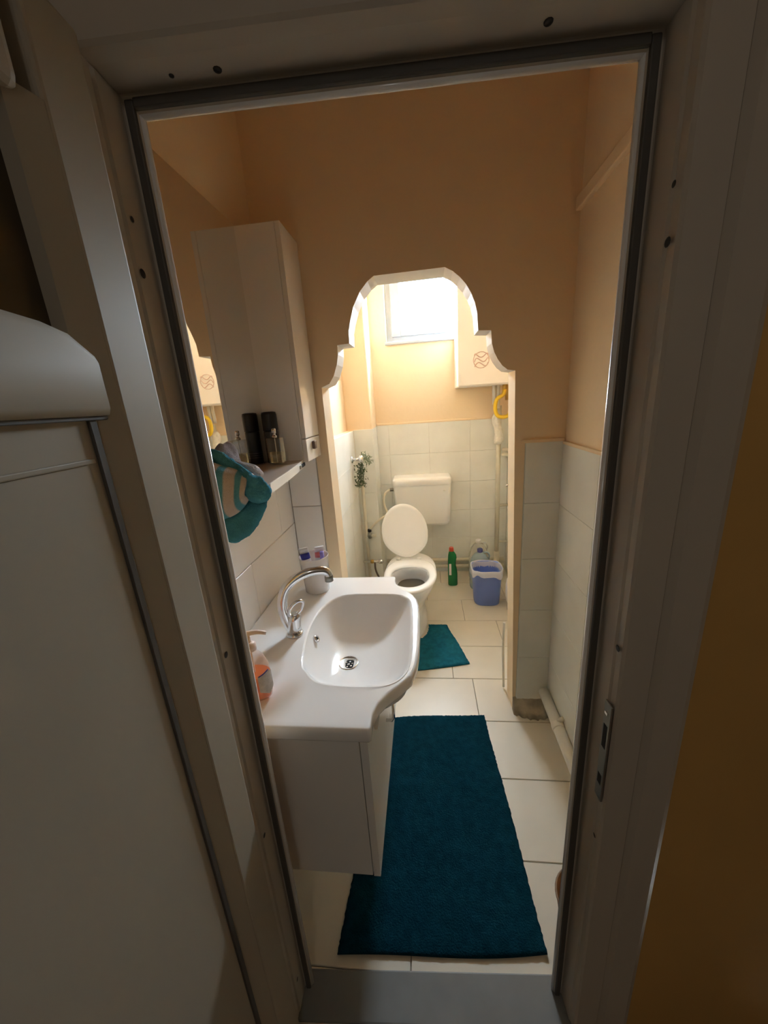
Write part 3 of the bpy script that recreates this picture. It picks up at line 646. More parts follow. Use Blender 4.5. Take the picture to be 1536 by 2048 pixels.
# ---- towels
def cloth(name, grid, m, parent, thick=0.010, uvs=(1, 1)):
    nu, nv = len(grid), len(grid[0]); v = [p for r in grid for p in r]
    f = [(i * nv + j, (i + 1) * nv + j, (i + 1) * nv + j + 1, i * nv + j + 1) for i in range(nu - 1) for j in range(nv - 1)]
    me = pydata(name, v, f); uvl = me.uv_layers.new(name='UVMap')
    for p in me.polygons:
        for li, vi in zip(p.loop_indices, p.vertices): uvl.data[li].uv = ((vi // nv) / (nu - 1) * uvs[0], (vi % nv) / (nv - 1) * uvs[1])
    o = link(name, me, m, parent, smooth=True)
    so = o.modifiers.new('thickness', 'SOLIDIFY'); so.thickness = thick; so.offset = 0
    su = o.modifiers.new('soft', 'SUBSURF'); su.levels = 2; su.render_levels = 2
    return o
WT = bpy.data.textures.new('wrinkles', 'CLOUDS'); WT.noise_scale = 0.035; WT.noise_depth = 3
def wrinkle(o, k):
    d = o.modifiers.new('wrinkles', 'DISPLACE'); d.texture = WT; d.strength = k; d.mid_level = 0.5; d.texture_coords = 'GLOBAL'
tw = empty('striped_towel', (-0.44, 0.90, 1.3145)); tag(tw, 'teal and white striped towel hanging off the mirror shelf', 'towel')
# striped fold hanging in front of the shelf end, rounded hem
g = []
for i in range(11):
    s_ = i / 10; row = []
    top_ = 1.375 - 0.045 * s_ ** 1.5; bot = 1.262 - 0.020 * math.sin(math.pi * min(1, s_ * 1.15)) + 0.03 * max(0, (s_ - 0.7) / 0.3) ** 2
    for j in range(14):
        t_ = j / 13
        x0 = -0.572 + 0.120 * s_ + 0.010 * t_ * s_
        if t_ < 0.3: q = t_ / 0.3; y = 0.960 - 0.105 * q; z = top_ - 0.030 + 0.045 * math.sin(q * 2.2)
        else: q = (t_ - 0.3) / 0.7; y = 0.855 - 0.012 * math.sin(q * 2.6) + (0.020 * max(0, (q - 0.8) / 0.2) ** 2); z = top_ + 0.006 - (top_ + 0.006 - bot) * q
        row.append((x0 + 0.006 * math.sin(t_ * 5), y + 0.014 * s_ * s_ * 2 + 0.008 * math.sin(s_ * 9 + 0.6), z))
    g.append(row)
cloth('striped_fold', g, M['stripe'], tw, 0.009, (1.75, 1))
# teal rolled flap turned to the right
def flap(path, w0, w1, curl, m, name, nrm=(0, -1, 0)):
    P = crom(path, 4); g = []; nP = len(P)
    for i in range(nP):
        t_ = i / (nP - 1); w = (w0 + (w1 - w0) * t_) * (1 - 0.85 * max(0, (t_ - 0.86) / 0.14) ** 2)
        tg = (P[min(i + 1, nP - 1)] - P[max(i - 1, 0)]).normalized(); s_ = tg.cross(Vector(nrm)).normalized(); nn = s_.cross(tg)
        g.append([tuple(P[i] + s_ * (w * (k / 8 - 0.5)) + nn * (curl * (1 - (2 * k / 8 - 1) ** 2))) for k in range(9)])
    return cloth(name, g, m, tw, 0.012)
def lobe(name, path, ra, rb, m, ph):
    """bunched cloth: soft flattened roll with wrinkles, rounded at its end"""
    P = crom(path, 5); nP = len(P); rings = []
    for i in range(nP):
        t_ = i / (nP - 1); tg = (P[min(i + 1, nP - 1)] - P[max(i - 1, 0)]).normalized(); s_ = tg.cross(Vector((0, -1, 0))).normalized(); nn = s_.cross(tg)
        env = (0.45 + 0.55 * min(1, t_ * 1.6)) * math.sqrt(max(0.02, 1 - max(0, (t_ - 0.72) / 0.28) ** 2))
        rings.append([P[i] + s_ * (ra * env * math.cos(a) * (1 + 0.06 * math.sin(3 * a + ph + 5 * t_))) + nn * (rb * env * math.sin(a) * (1 + 0.22 * math.sin(4 * a + ph + 3 * t_))) for a in [2 * math.pi * k / 28 for k in range(28)]])
    o = link(name, loft_me(rings), m, tw, smooth=True); su = o.modifiers.new('soft', 'SUBSURF'); su.levels = 2; su.render_levels = 2; wrinkle(o, 0.014)
    return o
lobe('teal_fold', [(-0.560, 0.935, 1.405), (-0.520, 0.922, 1.380), (-0.475, 0.905, 1.338), (-0.435, 0.898, 1.308), (-0.392, 0.895, 1.296)], 0.036, 0.024, M['teal_cloth'], 0.5)
lobe('teal_fold', [(-0.430, 0.935, 1.300), (-0.445, 0.920, 1.268), (-0.475, 0.905, 1.235), (-0.510, 0.895, 1.208), (-0.548, 0.890, 1.190)], 0.040, 0.016, M['teal_cloth'], 2.0)
lobe('pale_fold', [(-0.560, 0.985, 1.372), (-0.520, 0.975, 1.362), (-0.475, 0.965, 1.345), (-0.440, 0.955, 1.330)], 0.024, 0.026, M['stripe_pale'], 1.1)
tw2 = empty('grey_cloth', (-0.545, 0.98, 1.3145)); tag(tw2, 'grey face cloth bunched on the shelf against the mirror', 'cloth')
rg = []
for i in range(9):
    q = i / 8; r = 0.036 * math.sin(math.pi * (0.12 + 0.80 * q)) ** 0.6
    rg.append([Vector((-0.545 + (r * 0.85 + 0.004 * math.sin(k * 1.7 + i)) * math.cos(2 * math.pi * k / 18), 0.985 + 0.0 + r * 1.5 * math.sin(2 * math.pi * k / 18), 1.318 + 0.105 * q + 0.006 * math.sin(k * 0.9))) for k in range(18)])
o = link('bunched_cloth', loft_me(rg), M['grey_cloth'], tw2, smooth=True)
su = o.modifiers.new('soft', 'SUBSURF'); su.levels = 2; su.render_levels = 2; wrinkle(o, 0.014)

# ---- soap dispenser
sx, sy = -0.437, 0.742; sz = ZD + 0.0005
so_ = empty('soap_dispenser', (sx, sy, sz)); tag(so_, 'clear pump bottle of orange liquid soap on the washbasin', 'soap dispenser')
prof = [(0.026, 0.0), (0.034, 0.006), (0.039, 0.030), (0.040, 0.060), (0.037, 0.095), (0.028, 0.118), (0.016, 0.132), (0.013, 0.138)]
lathe('bottle', prof, (sx, sy, sz), M['soap_clear'], so_, sy=0.72, seg=28)
lathe('liquid_soap', [(0.024, 0.003), (0.0325, 0.008), (0.0380, 0.030), (0.0389, 0.060), (0.0385, 0.072)], (sx, sy, sz), M['soap_orange'], so_, sy=0.70, seg=28)
lg = []
for i in range(9):
    a = math.radians(-62 + 70 * i / 8); lg.append([(sx + 0.0412 * math.cos(a), sy + 0.0412 * 0.72 * math.sin(a) - 0.0005, sz + z) for z in (0.022 + 0.012 * abs(i - 4) / 4, 0.045, 0.068, 0.088 - 0.010 * abs(i - 4) / 4)])
me = pydata('label', [p for r in lg for p in r], [(i * 4 + j, (i + 1) * 4 + j, (i + 1) * 4 + j + 1, i * 4 + j + 1) for i in range(8) for j in range(3)])
lab = link('paper_label', me, M['soap_label'], so_, smooth=True)
lab['label'] = 'grey paper label with a blue stripe'
tube('blue_stripe', [(sx + 0.0416 * math.cos(a), sy + 0.0418 * 0.72 * math.sin(a) - 0.001, sz + 0.078 + 0.010 * k) for k, a in ((0, math.radians(-58)), (0.5, math.radians(-38)), (1, math.radians(-15)))], 0.0014, M['blue_print'], lab, 6, 3)
lathe('pump_collar', [(0.0145, 0.137), (0.0145, 0.152), (0.010, 0.156), (0.006, 0.158)], (sx, sy, sz), M['pump'], so_)
lathe('pump_stem', [(0.0045, 0.156), (0.0045, 0.176)], (sx, sy, sz), M['pump'], so_, seg=12)
tube('pump_head', [(sx - 0.014, sy - 0.004, sz + 0.178), (sx, sy, sz + 0.181), (sx + 0.020, sy + 0.008, sz + 0.180), (sx + 0.038, sy + 0.016, sz + 0.172)], lambda q: 0.0075 - 0.003 * q, M['pump'], so_, 10, 4)
tube('dip_tube', [(sx, sy, sz + 0.010), (sx, sy, sz + 0.15)], 0.0022, M['pump'], so_, 6)

# ---- toothbrush cup
cx, cy, cz = -0.437, 1.298, ZD + 0.0005
cu = empty('toothbrush_cup', (cx, cy, cz)); tag(cu, 'white plastic cup beside the tap holding toothpaste tubes', 'cup')
lathe('cup', [(0.0, 0.002), (0.042, 0.001), (0.046, 0.004), (0.0555, 0.142), (0.0575, 0.146), (0.0560, 0.148), (0.0535, 0.144), (0.0445, 0.008), (0.0, 0.006)], (cx, cy, cz), M['cup_clear'], cu, cap0=False, cap1=False)
def tpaste(name, label, c, ang, lean, L, m1, m2, cat='toothpaste'):
    e = empty(name, c); tag(e, label, cat, 'toothpaste tubes in the cup')
    tl_ = Matrix.Rotation(ang, 3, 'Z') @ Matrix.Rotation(lean, 3, 'Y')
    lathe('tube', [(0.012, 0.0), (0.0175, 0.012), (0.0175, 0.05), (0.0175, L * 0.75)], c, m1, e, tilt=tl_, sy=0.7)
    lathe('printed_band', [(0.0178, L * 0.75), (0.0180, L * 0.88)], c, m2, e, tilt=tl_, sy=0.62)
    lathe('crimped_end', [(0.0180, L * 0.88), (0.0190, L)], c, m1, e, tilt=tl_, sy=0.28)
tpaste('toothpaste_tube', 'white toothpaste tube with blue band leaning left in the cup', (cx - 0.006, cy - 0.012, cz + 0.008), 3.3, 0.15, 0.178, M['tube_white'], M['blue_print'])
tpaste('toothpaste_tube', 'white toothpaste tube with red band in the middle of the cup', (cx + 0.010, cy + 0.018, cz + 0.008), 0.6, 0.06, 0.165, M['tube_white'], M['tube_red'])
tbr = empty('toothbrush', (cx + 0.018, cy - 0.014, cz + 0.008)); tag(tbr, 'violet toothbrush leaning right in the cup', 'toothbrush')
tube('handle', [(cx + 0.018, cy - 0.014, cz + 0.010), (cx + 0.026, cy - 0.012, cz + 0.09), (cx + 0.036, cy - 0.010, cz + 0.162)], 0.0045, M['tube_violet'], tbr, 8, 4)
box('bristles', (cx + 0.030, cy - 0.017, cz + 0.142), (cx + 0.044, cy - 0.003, cz + 0.166), M['tube_violet'], tbr, 0.002)

# ================================================================== RUGS
def rug(name, corners, lift, nx, ny, cut=None, m='rug'):
    a, b, c, d = [Vector((*p, 0)) for p in corners]       # far-left, far-right, near-right, near-left
    v = []; f = []; idx = {}
    def top(i, j):
        s_, t_ = i / nx, j / ny
        p = (a * (1 - s_) + b * s_) * (1 - t_) + (d * (1 - s_) + c * s_) * t_
        w = 0.004 * math.sin(t_ * 9 + s_ * 3); p = p + Vector((w * (s_ - 0.5), 0.006 * math.sin(s_ * 5 + t_) * (1 if t_ in (0, 1) else 0.4), 0))
        return p, s_, t_
    for lev in (0, 1):
        for j in range(ny + 1):
            for i in range(nx + 1):
                p, s_, t_ = top(i, j); e = min(s_, 1 - s_, t_, 1 - t_)
                z = 0.0015 if lev == 0 else 0.008 + min(1, e * 40) * 0.004 + random.uniform(-0.001, 0.001)
                cl = lift * (max(0, (t_ - 0.93) / 0.07) ** 2 * (abs(2 * s_ - 1) ** 3)); z += cl
                z += 0.003 * math.exp(-((t_ - 0.42) / 0.03) ** 2)
                q = p.copy(); q.z = z
                if lev == 1 and e < 1e-6: q += Vector((random.uniform(-.0015, .0015), random.uniform(-.0015, .0015), 0))
                v.append(tuple(q))
    N1 = (nx + 1) * (ny + 1)
    keep = lambda i, j: cut is None or not cut((i + .5) / nx, (j + .5) / ny)
    for j in range(ny):
        for i in range(nx):
            if not keep(i, j): continue
            k = j * (nx + 1) + i
            f.append((N1 + k, N1 + k + 1, N1 + k + nx + 2, N1 + k + nx + 1)); f.append((k, k + nx + 1, k + nx + 2, k + 1))
            for (di, dj, e0, e1) in ((-1, 0, k, k + nx + 1), (1, 0, k + 1, k + nx + 2), (0, -1, k, k + 1), (0, 1, k + nx + 1, k + nx + 2)):
                ii, jj = i + di, j + dj
                if ii < 0 or jj < 0 or ii >= nx or jj >= ny or not keep(ii, jj): f.append((e0, e1, N1 + e1, N1 + e0))
    me = fix(pydata(name, v, f)); return link(name, me, M[m], None, smooth=True)
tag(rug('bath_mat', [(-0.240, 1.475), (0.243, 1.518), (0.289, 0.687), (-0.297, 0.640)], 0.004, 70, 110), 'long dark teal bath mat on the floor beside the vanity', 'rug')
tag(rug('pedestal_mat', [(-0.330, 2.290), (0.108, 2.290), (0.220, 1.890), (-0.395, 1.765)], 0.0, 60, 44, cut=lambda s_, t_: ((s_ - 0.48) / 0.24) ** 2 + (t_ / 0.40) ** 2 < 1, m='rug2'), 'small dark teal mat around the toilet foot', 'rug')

# ================================================================== TOILET
TX = -0.122
def egg(t_, hw, yb, yfr, back=0.8):
    """outline param: t 0..1, centre line TX; yb back, yfr front"""
    a = 2 * math.pi * t_; yc = yb - (yb - yfr) * 0.48; c_, s_ = math.cos(a), math.sin(a)
    if s_ > 0: x = math.copysign(abs(c_) ** 0.80, c_) * hw; y = yc + (yb - yc) * abs(s_) ** back
    else: x = c_ * hw; y = yc - (yc - yfr) * abs(s_)
    return x, y
NS = 56
def eggring(hw, yb, yfr, z, dx=0.0, back=0.8): return [Vector((TX + dx + egg(k / NS, hw, yb, yfr, back)[0], egg(k / NS, hw, yb, yfr, back)[1], z)) for k in range(NS)]
to = empty('toilet', (TX, 2.35, 0)); tag(to, 'white toilet with its lid raised beneath the cistern', 'toilet')
pan = [eggring(0.100, 2.60, 2.115, 0.0), eggring(0.102, 2.60, 2.110, 0.02), eggring(0.088, 2.60, 2.140, 0.06), eggring(0.084, 2.61, 2.150, 0.12), eggring(0.098, 2.62, 2.120, 0.20), eggring(0.135, 2.63, 2.060, 0.28),
       eggring(0.162, 2.64, 2.015, 0.34), eggring(0.172, 2.64, 1.998, 0.38), eggring(0.172, 2.64, 1.998, 0.394), eggring(0.166, 2.63, 2.006, 0.400),
       eggring(0.132, 2.38, 2.045, 0.400), eggring(0.126, 2.37, 2.055, 0.392), eggring(0.124, 2.40, 2.066, 0.36), eggring(0.116, 2.45, 2.12, 0.31), eggring(0.098, 2.47, 2.22, 0.265), eggring(0.070, 2.46, 2.30, 0.22)]
autosmooth(link('pan', loft_me(pan, True, True), M['ceramic'], to), 50)
wr_ = eggring(0.101, 2.468, 2.215, 0.267)
link('water', pydata('water', wr_, [tuple(range(NS))]), M['water'], to)
seat = [eggring(0.171, 2.472, 1.985, 0.404), eggring(0.173, 2.474, 1.982, 0.410), eggring(0.170, 2.472, 1.986, 0.419), eggring(0.158, 2.462, 2.000, 0.424), eggring(0.138, 2.385, 2.035, 0.423), eggring(0.126, 2.362, 2.052, 0.418), eggring(0.123, 2.358, 2.058, 0.410), eggring(0.127, 2.362, 2.052, 0.404)]
seat.append(seat[0])
autosmooth(link('seat', loft_me(seat, False, False), M['toilet_plastic'], to), 60)
# raised lid
lid_b = Vector((-0.152, 2.487, 0.428)); lid_u = Vector((-0.020, 0.118, 0.372)).normalized(); lid_s = Vector((1, 0, 0)); lid_n = lid_s.cross(lid_u).normalized(); LL = 0.385
def lidring(sc, dn):
    out = []
    for k in range(NS):
        a = 2 * math.pi * k / NS; c_, s_ = math.cos(a), math.sin(a)
        h = 0.47 * LL
        if s_ > 0: x = c_ * 0.166; y = h + (LL - h) * s_
        else: x = math.copysign(abs(c_) ** 0.9, c_) * 0.166 * (1 - 0.30 * abs(s_) ** 2) if abs(s_) < 0.999 else 0; y = h - h * abs(s_) ** 0.75
        p = Vector((0, h)) + (Vector((x, y)) - Vector((0, h))) * sc
        out.append(lid_b + lid_s * p.x + lid_u * p.y + lid_n * dn)
    return out
lidr = [lidring(0.80, -0.008), lidring(0.97, -0.004), lidring(1.0, 0.0), lidring(1.0, 0.006), lidring(0.985, 0.011), lidring(0.90, 0.014), lidring(0.86, 0.0135), lidring(0.82, 0.012), lidring(0.5, 0.0125)]
autosmooth(link('lid', loft_me(lidr), M['toilet_plastic'], to), 50)
for dx in (-0.07, 0.075):
    tube('hinge', [(TX - 0.02 + dx - 0.016, 2.480, 0.420), (TX - 0.02 + dx + 0.016, 2.480, 0.420)], 0.011, M['toilet_plastic'], to, 12)
tube('flush_pipe', [(-0.06, 3.02, 0.52), (-0.075, 3.02, 0.40), (-0.09, 2.96, 0.335), (-0.11, 2.80, 0.32), (TX, 2.60, 0.32)], 0.020, M['pipe_white'], to, 12, 5)

ci = empty('cistern', (-0.03, 3.05, 0.48)); tag(ci, 'white plastic flush cistern on the back wall above the toilet', 'cistern')
cr = []
for z, hw, d_, r_ in ((0.492, 0.195, 0.14, 0.05), (0.496, 0.208, 0.155, 0.055), (0.52, 0.219, 0.168, 0.05), (0.60, 0.224, 0.172, 0.04), (0.83, 0.232, 0.180, 0.03), (0.842, 0.232, 0.180, 0.03)):
    ring_ = []
    for qx, qy, a0 in ((1, 1, 0), (-1, 1, 90), (-1, -1, 180), (1, -1, 270)):
        for k in range(7):
            a = math.radians(a0 + 90 * k / 6); rr = r_ if qy < 0 else 0.004
            ring_.append(Vector((-0.030 + qx * (hw - rr) + rr * math.cos(a), (3.140 if qy > 0 else 3.140 - d_) - qy * rr + rr * math.sin(a), z)))
    cr.append(ring_)
autosmooth(link('tank', loft_me(cr), M['cistern'], ci), 45)
cr = []
for z, hw, d_ in ((0.843, 0.236, 0.186), (0.850, 0.238, 0.189), (0.880, 0.238, 0.189), (0.893, 0.234, 0.185), (0.900, 0.222, 0.172), (0.902, 0.15, 0.12)):
    ring_ = []
    for qx, qy, a0 in ((1, 1, 0), (-1, 1, 90), (-1, -1, 180), (1, -1, 270)):
        for k in range(7):
            a = math.radians(a0 + 90 * k / 6); rr = 0.034 if qy < 0 else 0.004
            ring_.append(Vector((-0.030 + qx * (hw - rr) + rr * math.cos(a), (3.140 if qy > 0 else 3.140 - d_) - qy * rr + rr * math.sin(a), z)))
    cr.append(ring_)
autosmooth(link('tank_lid', loft_me(cr), M['toilet_plastic'], ci), 45)
lathe('maker_mark', [(0.0, 0.001), (0.012, 0.0012), (0.013, 0.0)], (0.150, 2.9592, 0.795), M['grey_tile'], ci, tilt=Matrix.Rotation(math.radians(90), 3, 'X'), sy=0.5, cap0=False)
lathe('outlet_nut', [(0.024, 0.0), (0.024, 0.022), (0.018, 0.024)], (-0.060, 3.02, 0.468), M['cistern'], ci, seg=12)

# ================================================================== PIPES AND FITTINGS
def pipe(name, label, pts, r, m, cat='pipe', group=None, sm=0, seg=12):
    o = tube(name, pts, r, m, None, seg, sm); tag(o, label, cat, group); return o
hs = empty('cistern_hose', (-0.36, 3.0, 0.46)); tag(hs, 'cream flexible hose feeding the cistern from the left', 'hose')
tube('hose', [(-0.262, 3.05, 0.800), (-0.300, 3.04, 0.800), (-0.340, 3.00, 0.770), (-0.345, 2.96, 0.700), (-0.315, 2.92, 0.625), (-0.355, 2.875, 0.612), (-0.410, 2.855, 0.575), (-0.455, 2.848, 0.530), (-0.465, 2.848, 0.495)], 0.0095, M['pipe'], hs, 10, 5)
tube('hose_nut', [(-0.264, 3.05, 0.800), (-0.298, 3.04, 0.800)], 0.014, M['steel'], hs, 6)
rp = empty('riser_pipe', (-0.475, 2.85, 0)); tag(rp, 'cream water riser with stop valve left of the toilet', 'pipe')
tube('riser', [(-0.492, 2.850, 0.055), (-0.492, 2.850, 0.92)], 0.013, M['pipe'], rp)
tube('branch', [(-0.492, 2.850, 0.470), (-0.415, 2.850, 0.470)], 0.012, M['pipe'], rp)
sv = lathe('stop_valve', [(0.010, -0.03), (0.016, -0.026), (0.016, 0.012), (0.008, 0.014), (0.008, 0.026)], (-0.465, 2.848, 0.476), M['steel'], rp, seg=10)
lathe('valve_handle', [(0.006, 0.0), (0.016, 0.004), (0.016, 0.024), (0.010, 0.028)], (-0.465, 2.848, 0.500), M['black'], sv, seg=8)
for z in (0.30, 0.68): tube('pipe_clip', [(-0.492, 2.850, z), (-0.492, 2.884, z)], 0.008, M['pipe'], rp, 8)
tp = empty('wash_tap', (-0.45, 2.80, 0.24)); tag(tp, 'small chrome tap beside the toilet near the floor', 'tap')
tube('tap_body', [(-0.528, 2.80, 0.262), (-0.400, 2.80, 0.262)], 0.010, M['chrome'], tp)
lathe('tap_collar', [(0.014, -0.014), (0.017, 0.0), (0.014, 0.014)], (-0.455, 2.80, 0.262), M['brass'], tp, tilt=Matrix.Rotation(math.radians(90), 3, 'Y'), seg=10)
lathe('tap_handle', [(0.010, -0.02), (0.019, -0.012), (0.019, 0.014), (0.012, 0.022)], (-0.388, 2.80, 0.262), M['chrome'], tp, tilt=Matrix.Rotation(math.radians(90), 3, 'Y'), seg=10)
tube('shower_hose', [(-0.435, 2.80, 0.250), (-0.432, 2.795, 0.19), (-0.405, 2.79, 0.12), (-0.360, 2.78, 0.06), (-0.310, 2.77, 0.020)], 0.0075, M['hose'], tp, 10, 5)
pipe('floor_pipe', 'cream waste pipe along the floor left of the toilet', [(-0.500, 2.845, 0.062), (-0.330, 2.845, 0.062), (-0.25, 2.87, 0.062)], 0.018, M['pipe'])
for i, (z, lb) in enumerate(((0.125, 'upper cream pipe along the foot of the back wall'), (0.062, 'lower cream pipe along the foot of the back wall'))):
    pb = empty('skirting_pipe', (0.1, 3.115, z)); tag(pb, lb, 'pipe', 'pipes along the foot of the back wall')
    tube('run', [(-0.37, 3.115, z), (0.655, 3.115, z)], 0.016, M['pipe'], pb)
    for x in (-0.05, 0.25): tube('pipe_clip', [(x, 3.110, z), (x, 3.141, z)], 0.010, M['pipe'], pb, 8)
vp = empty('corner_riser', (0.583, 3.08, 0.1)); tag(vp, 'cream riser pipe with elbow in the right back corner', 'pipe')
tube('riser', [(0.585, 3.075, 1.42), (0.585, 3.075, 0.20)], 0.019, M['pipe'], vp)
tube('elbow', [(0.585, 3.075, 0.21), (0.583, 3.060, 0.150), (0.560, 3.010, 0.105), (0.530, 2.955, 0.080), (0.520, 2.935, 0.070)], 0.023, M['pipe'], vp, 12, 5)
for z in (0.30, 0.62): tube('pipe_clip', [(0.585, 3.075, z), (0.668, 3.085, z)], 0.010, M['pipe'], vp, 8)
# lagged lump of joints
lr = []
for i in range(10):
    q = i / 9; r = 0.024 + 0.013 * math.sin(q * 9.0) * (0.6) + 0.010 * math.sin(q * math.pi)
    lr.append([Vector((0.572 + 0.012 * math.sin(q * 6) + (r + 0.005 * math.sin(k * 2.1 + i * 1.3)) * math.cos(2 * math.pi * k / 14), 3.045 + (r + 0.004 * math.cos(k * 1.7 + i)) * math.sin(2 * math.pi * k / 14), 1.13 + 0.23 * q)) for k in range(14)])
link('pipe_wrap', loft_me(lr), M['lagging'], vp, smooth=True)
for i, (z, lb) in enumerate(((1.085, 'upper of two cream pipes crossing the right toilet wall'), (1.045, 'lower of two cream pipes crossing the right toilet wall'))):
    pb = pipe('wall_pipe', lb, [(0.615, 3.05, z), (0.650, 3.00, z), (0.655, 2.20, z - 0.01)], 0.014, M['pipe'], 'pipe', 'pipes crossing the right toilet wall')
bt = empty('wall_tap', (0.66, 2.80, 0.87)); tag(bt, 'chrome wall tap with dark flange on the right toilet wall', 'tap')
lathe('flange', [(0.026, 0.0), (0.026, 0.008), (0.012, 0.014)], (0.674, 2.74, 0.885), M['black'], bt, tilt=Matrix.Rotation(math.radians(-90), 3, 'Y'), seg=14)
tube('spindle', [(0.668, 2.74, 0.885), (0.600, 2.735, 0.872), (0.575, 2.735, 0.862)], 0.007, M['chrome'], bt, 8)
tube('bib', [(0.650, 2.74, 0.880), (0.630, 2.74, 0.855), (0.626, 2.74, 0.81)], 0.009, M['chrome'], bt, 8, 4)
# painted conduit hanging on left toilet wall
pipe('painted_conduit', 'peach painted conduit on the left toilet wall above the ledge', [(-0.568, 2.30, 1.335), (-0.568, 2.30, 2.05)], 0.016, M['peach'])
pipe('door_cable', 'thin white cable at the foot of the arch pillar', [(0.368, 1.700, 0.40), (0.366, 1.702, 0.25), (0.371, 1.704, 0.10), (0.372, 1.700, 0.012)], 0.0065, M['pipe_white'], 'cable', sm=4)

# waste pipe along the right wall
wpz = empty('drain_pipe', (0.52, 1.1, 0.1)); tag(wpz, 'cream drain pipe running along the right wall near the floor', 'pipe')
tube('run', [(0.522, 1.530, 0.135), (0.520, 0.66, 0.118)], 0.024, M['pipe_white'], wpz, 16)
lathe('coupling', [(0.0245, -0.016), (0.0265, -0.012), (0.0265, 0.012), (0.0245, 0.016)], (0.5215, 1.33, 0.131), M['pipe_white'], wpz, tilt=Matrix.Rotation(math.radians(90), 3, 'X'), seg=16)
for y in (1.34, 0.9):
    tube('pipe_clip', [(0.522, y, 0.150), (0.545, y, 0.168)], 0.010, M['pipe_white'], wpz, 8)

# ---- boiler
bl = empty('combi_boiler', (0.42, 2.97, 1.57)); tag(bl, 'white gas boiler on the back wall beside the window', 'boiler')
box('casing', (0.254, 2.805, 1.568), (0.640, 3.146, 2.26), M['boiler'], bl, 0.010, 3)
box('front_cover', (0.250, 2.790, 1.575), (0.644, 2.8045, 2.262), M['boiler'], bl, 0.005, 2)
for a0 in range(3):
    tube('emblem', [(0.406 + 0.045 * math.cos(a), 2.789, 1.735 + (0.028 - 0.028 * a0) + 0.012 * math.sin(a * 3 + a0)) for a in [math.pi * k / 10 for k in range(11)]], 0.0035, M['emblem'], bl, 6, 2)
tube('emblem', [(0.406 + 0.052 * math.cos(a), 2.789, 1.735 + 0.052 * math.sin(a)) for a in [2 * math.pi * k / 24 for k in range(25)]], 0.0026, M['emblem'], bl, 6)
for x, mm, z1 in ((0.535, 'pipe_white', 1.43), (0.565, 'pipe_white', 1.40), (0.630, 'brass', 1.46)):
    tube('connection', [(x, 3.02, 1.575), (x, 3.02, 1.52), (x + 0.004, 3.03, z1)], 0.014, M[mm], bl, 10)
box('vent_slot', (0.262, 2.786, 1.60), (0.270, 2.7905, 1.66), M['pvc_edge'], bl, 0.001)
gh = empty('gas_hose', (0.60, 2.98, 1.40)); tag(gh, 'yellow gas hose looped below the boiler', 'hose')
tube('hose', [(0.600, 2.95, 1.560), (0.590, 2.95, 1.50), (0.545, 2.95, 1.47), (0.533, 2.95, 1.41), (0.548, 2.95, 1.355), (0.590, 2.95, 1.338), (0.630, 2.95, 1.352), (0.648, 2.955, 1.41), (0.655, 2.97, 1.48)], 0.014, M['yellow'], gh, 12, 5)
tube('brass_nut', [(0.600, 2.95, 1.573), (0.598, 2.95, 1.535)], 0.018, M['brass'], gh, 6)

# ================================================================== FLOOR ITEMS
# bin with liner
bx, by = 0.428, 2.625
bn = empty('waste_bin', (bx, by, 0)); tag(bn, 'blue plastic waste bin with a white liner', 'bin')
lathe('bucket', [(0.088, 0.001), (0.092, 0.006), (0.100, 0.15), (0.106, 0.265), (0.110, 0.268), (0.110, 0.280), (0.105, 0.280), (0.103, 0.262), (0.096, 0.15), (0.088, 0.012)], (bx, by, 0), M['bin_blue'], bn, seg=36, sq=3.4)
rngs = []
for (rr, zz, wv) in ((0.098, 0.150, 0), (0.1025, 0.27, 0), (0.108, 0.285, 0.002), (0.1135, 0.281, 0.002), (0.1150, 0.262, 0.004), (0.1155, 0.238, 0.014)):
    rg = []
    for k in range(48):
        a = 2 * math.pi * k / 48; ca_, sa_ = math.cos(a), math.sin(a)
        w_ = 1 + 0.02 * math.sin(a * 7 + zz * 30) * (1 if wv else 0)
        rg.append(Vector((bx + math.copysign(abs(ca_) ** (2 / 3.4), ca_) * rr * w_, by + math.copysign(abs(sa_) ** (2 / 3.4), sa_) * rr * w_, zz + wv * (math.sin(a * 3 + 1.2) + 0.5 * math.sin(a * 8)))))
    rngs.append(rg)
link('liner', loft_me(rngs, False, False), M['liner'], bn, smooth=True)
# green cleaner bottle
gx, gy = 0.197, 2.885
gb = empty('cleaner_bottle', (gx, gy, 0)); tag(gb, 'green cleaner bottle with red cap on the floor', 'bottle')
lathe('bottle', [(0.036, 0.001), (0.039, 0.006), (0.039, 0.10), (0.037, 0.14, -0.002), (0.033, 0.18, -0.006), (0.0325, 0.215, -0.005), (0.035, 0.245, -0.002), (0.033, 0.268, -0.002), (0.024, 0.290, -0.006), (0.018, 0.302, -0.008), (0.017, 0.306, -0.008)], (gx, gy, 0), M['green'], gb, sq=2.8, sy=0.72)
lathe('cap', [(0.019, 0.303, -0.008), (0.020, 0.306, -0.008), (0.018, 0.330, -0.008), (0.015, 0.336, -0.008)], (gx, gy, 0), M['red'], gb)
lb = box('printed_label', (gx - 0.030, gy - 0.0295, 0.10), (gx - 0.012, gy - 0.0270, 0.20), M['tube_white'], gb, 0.001)
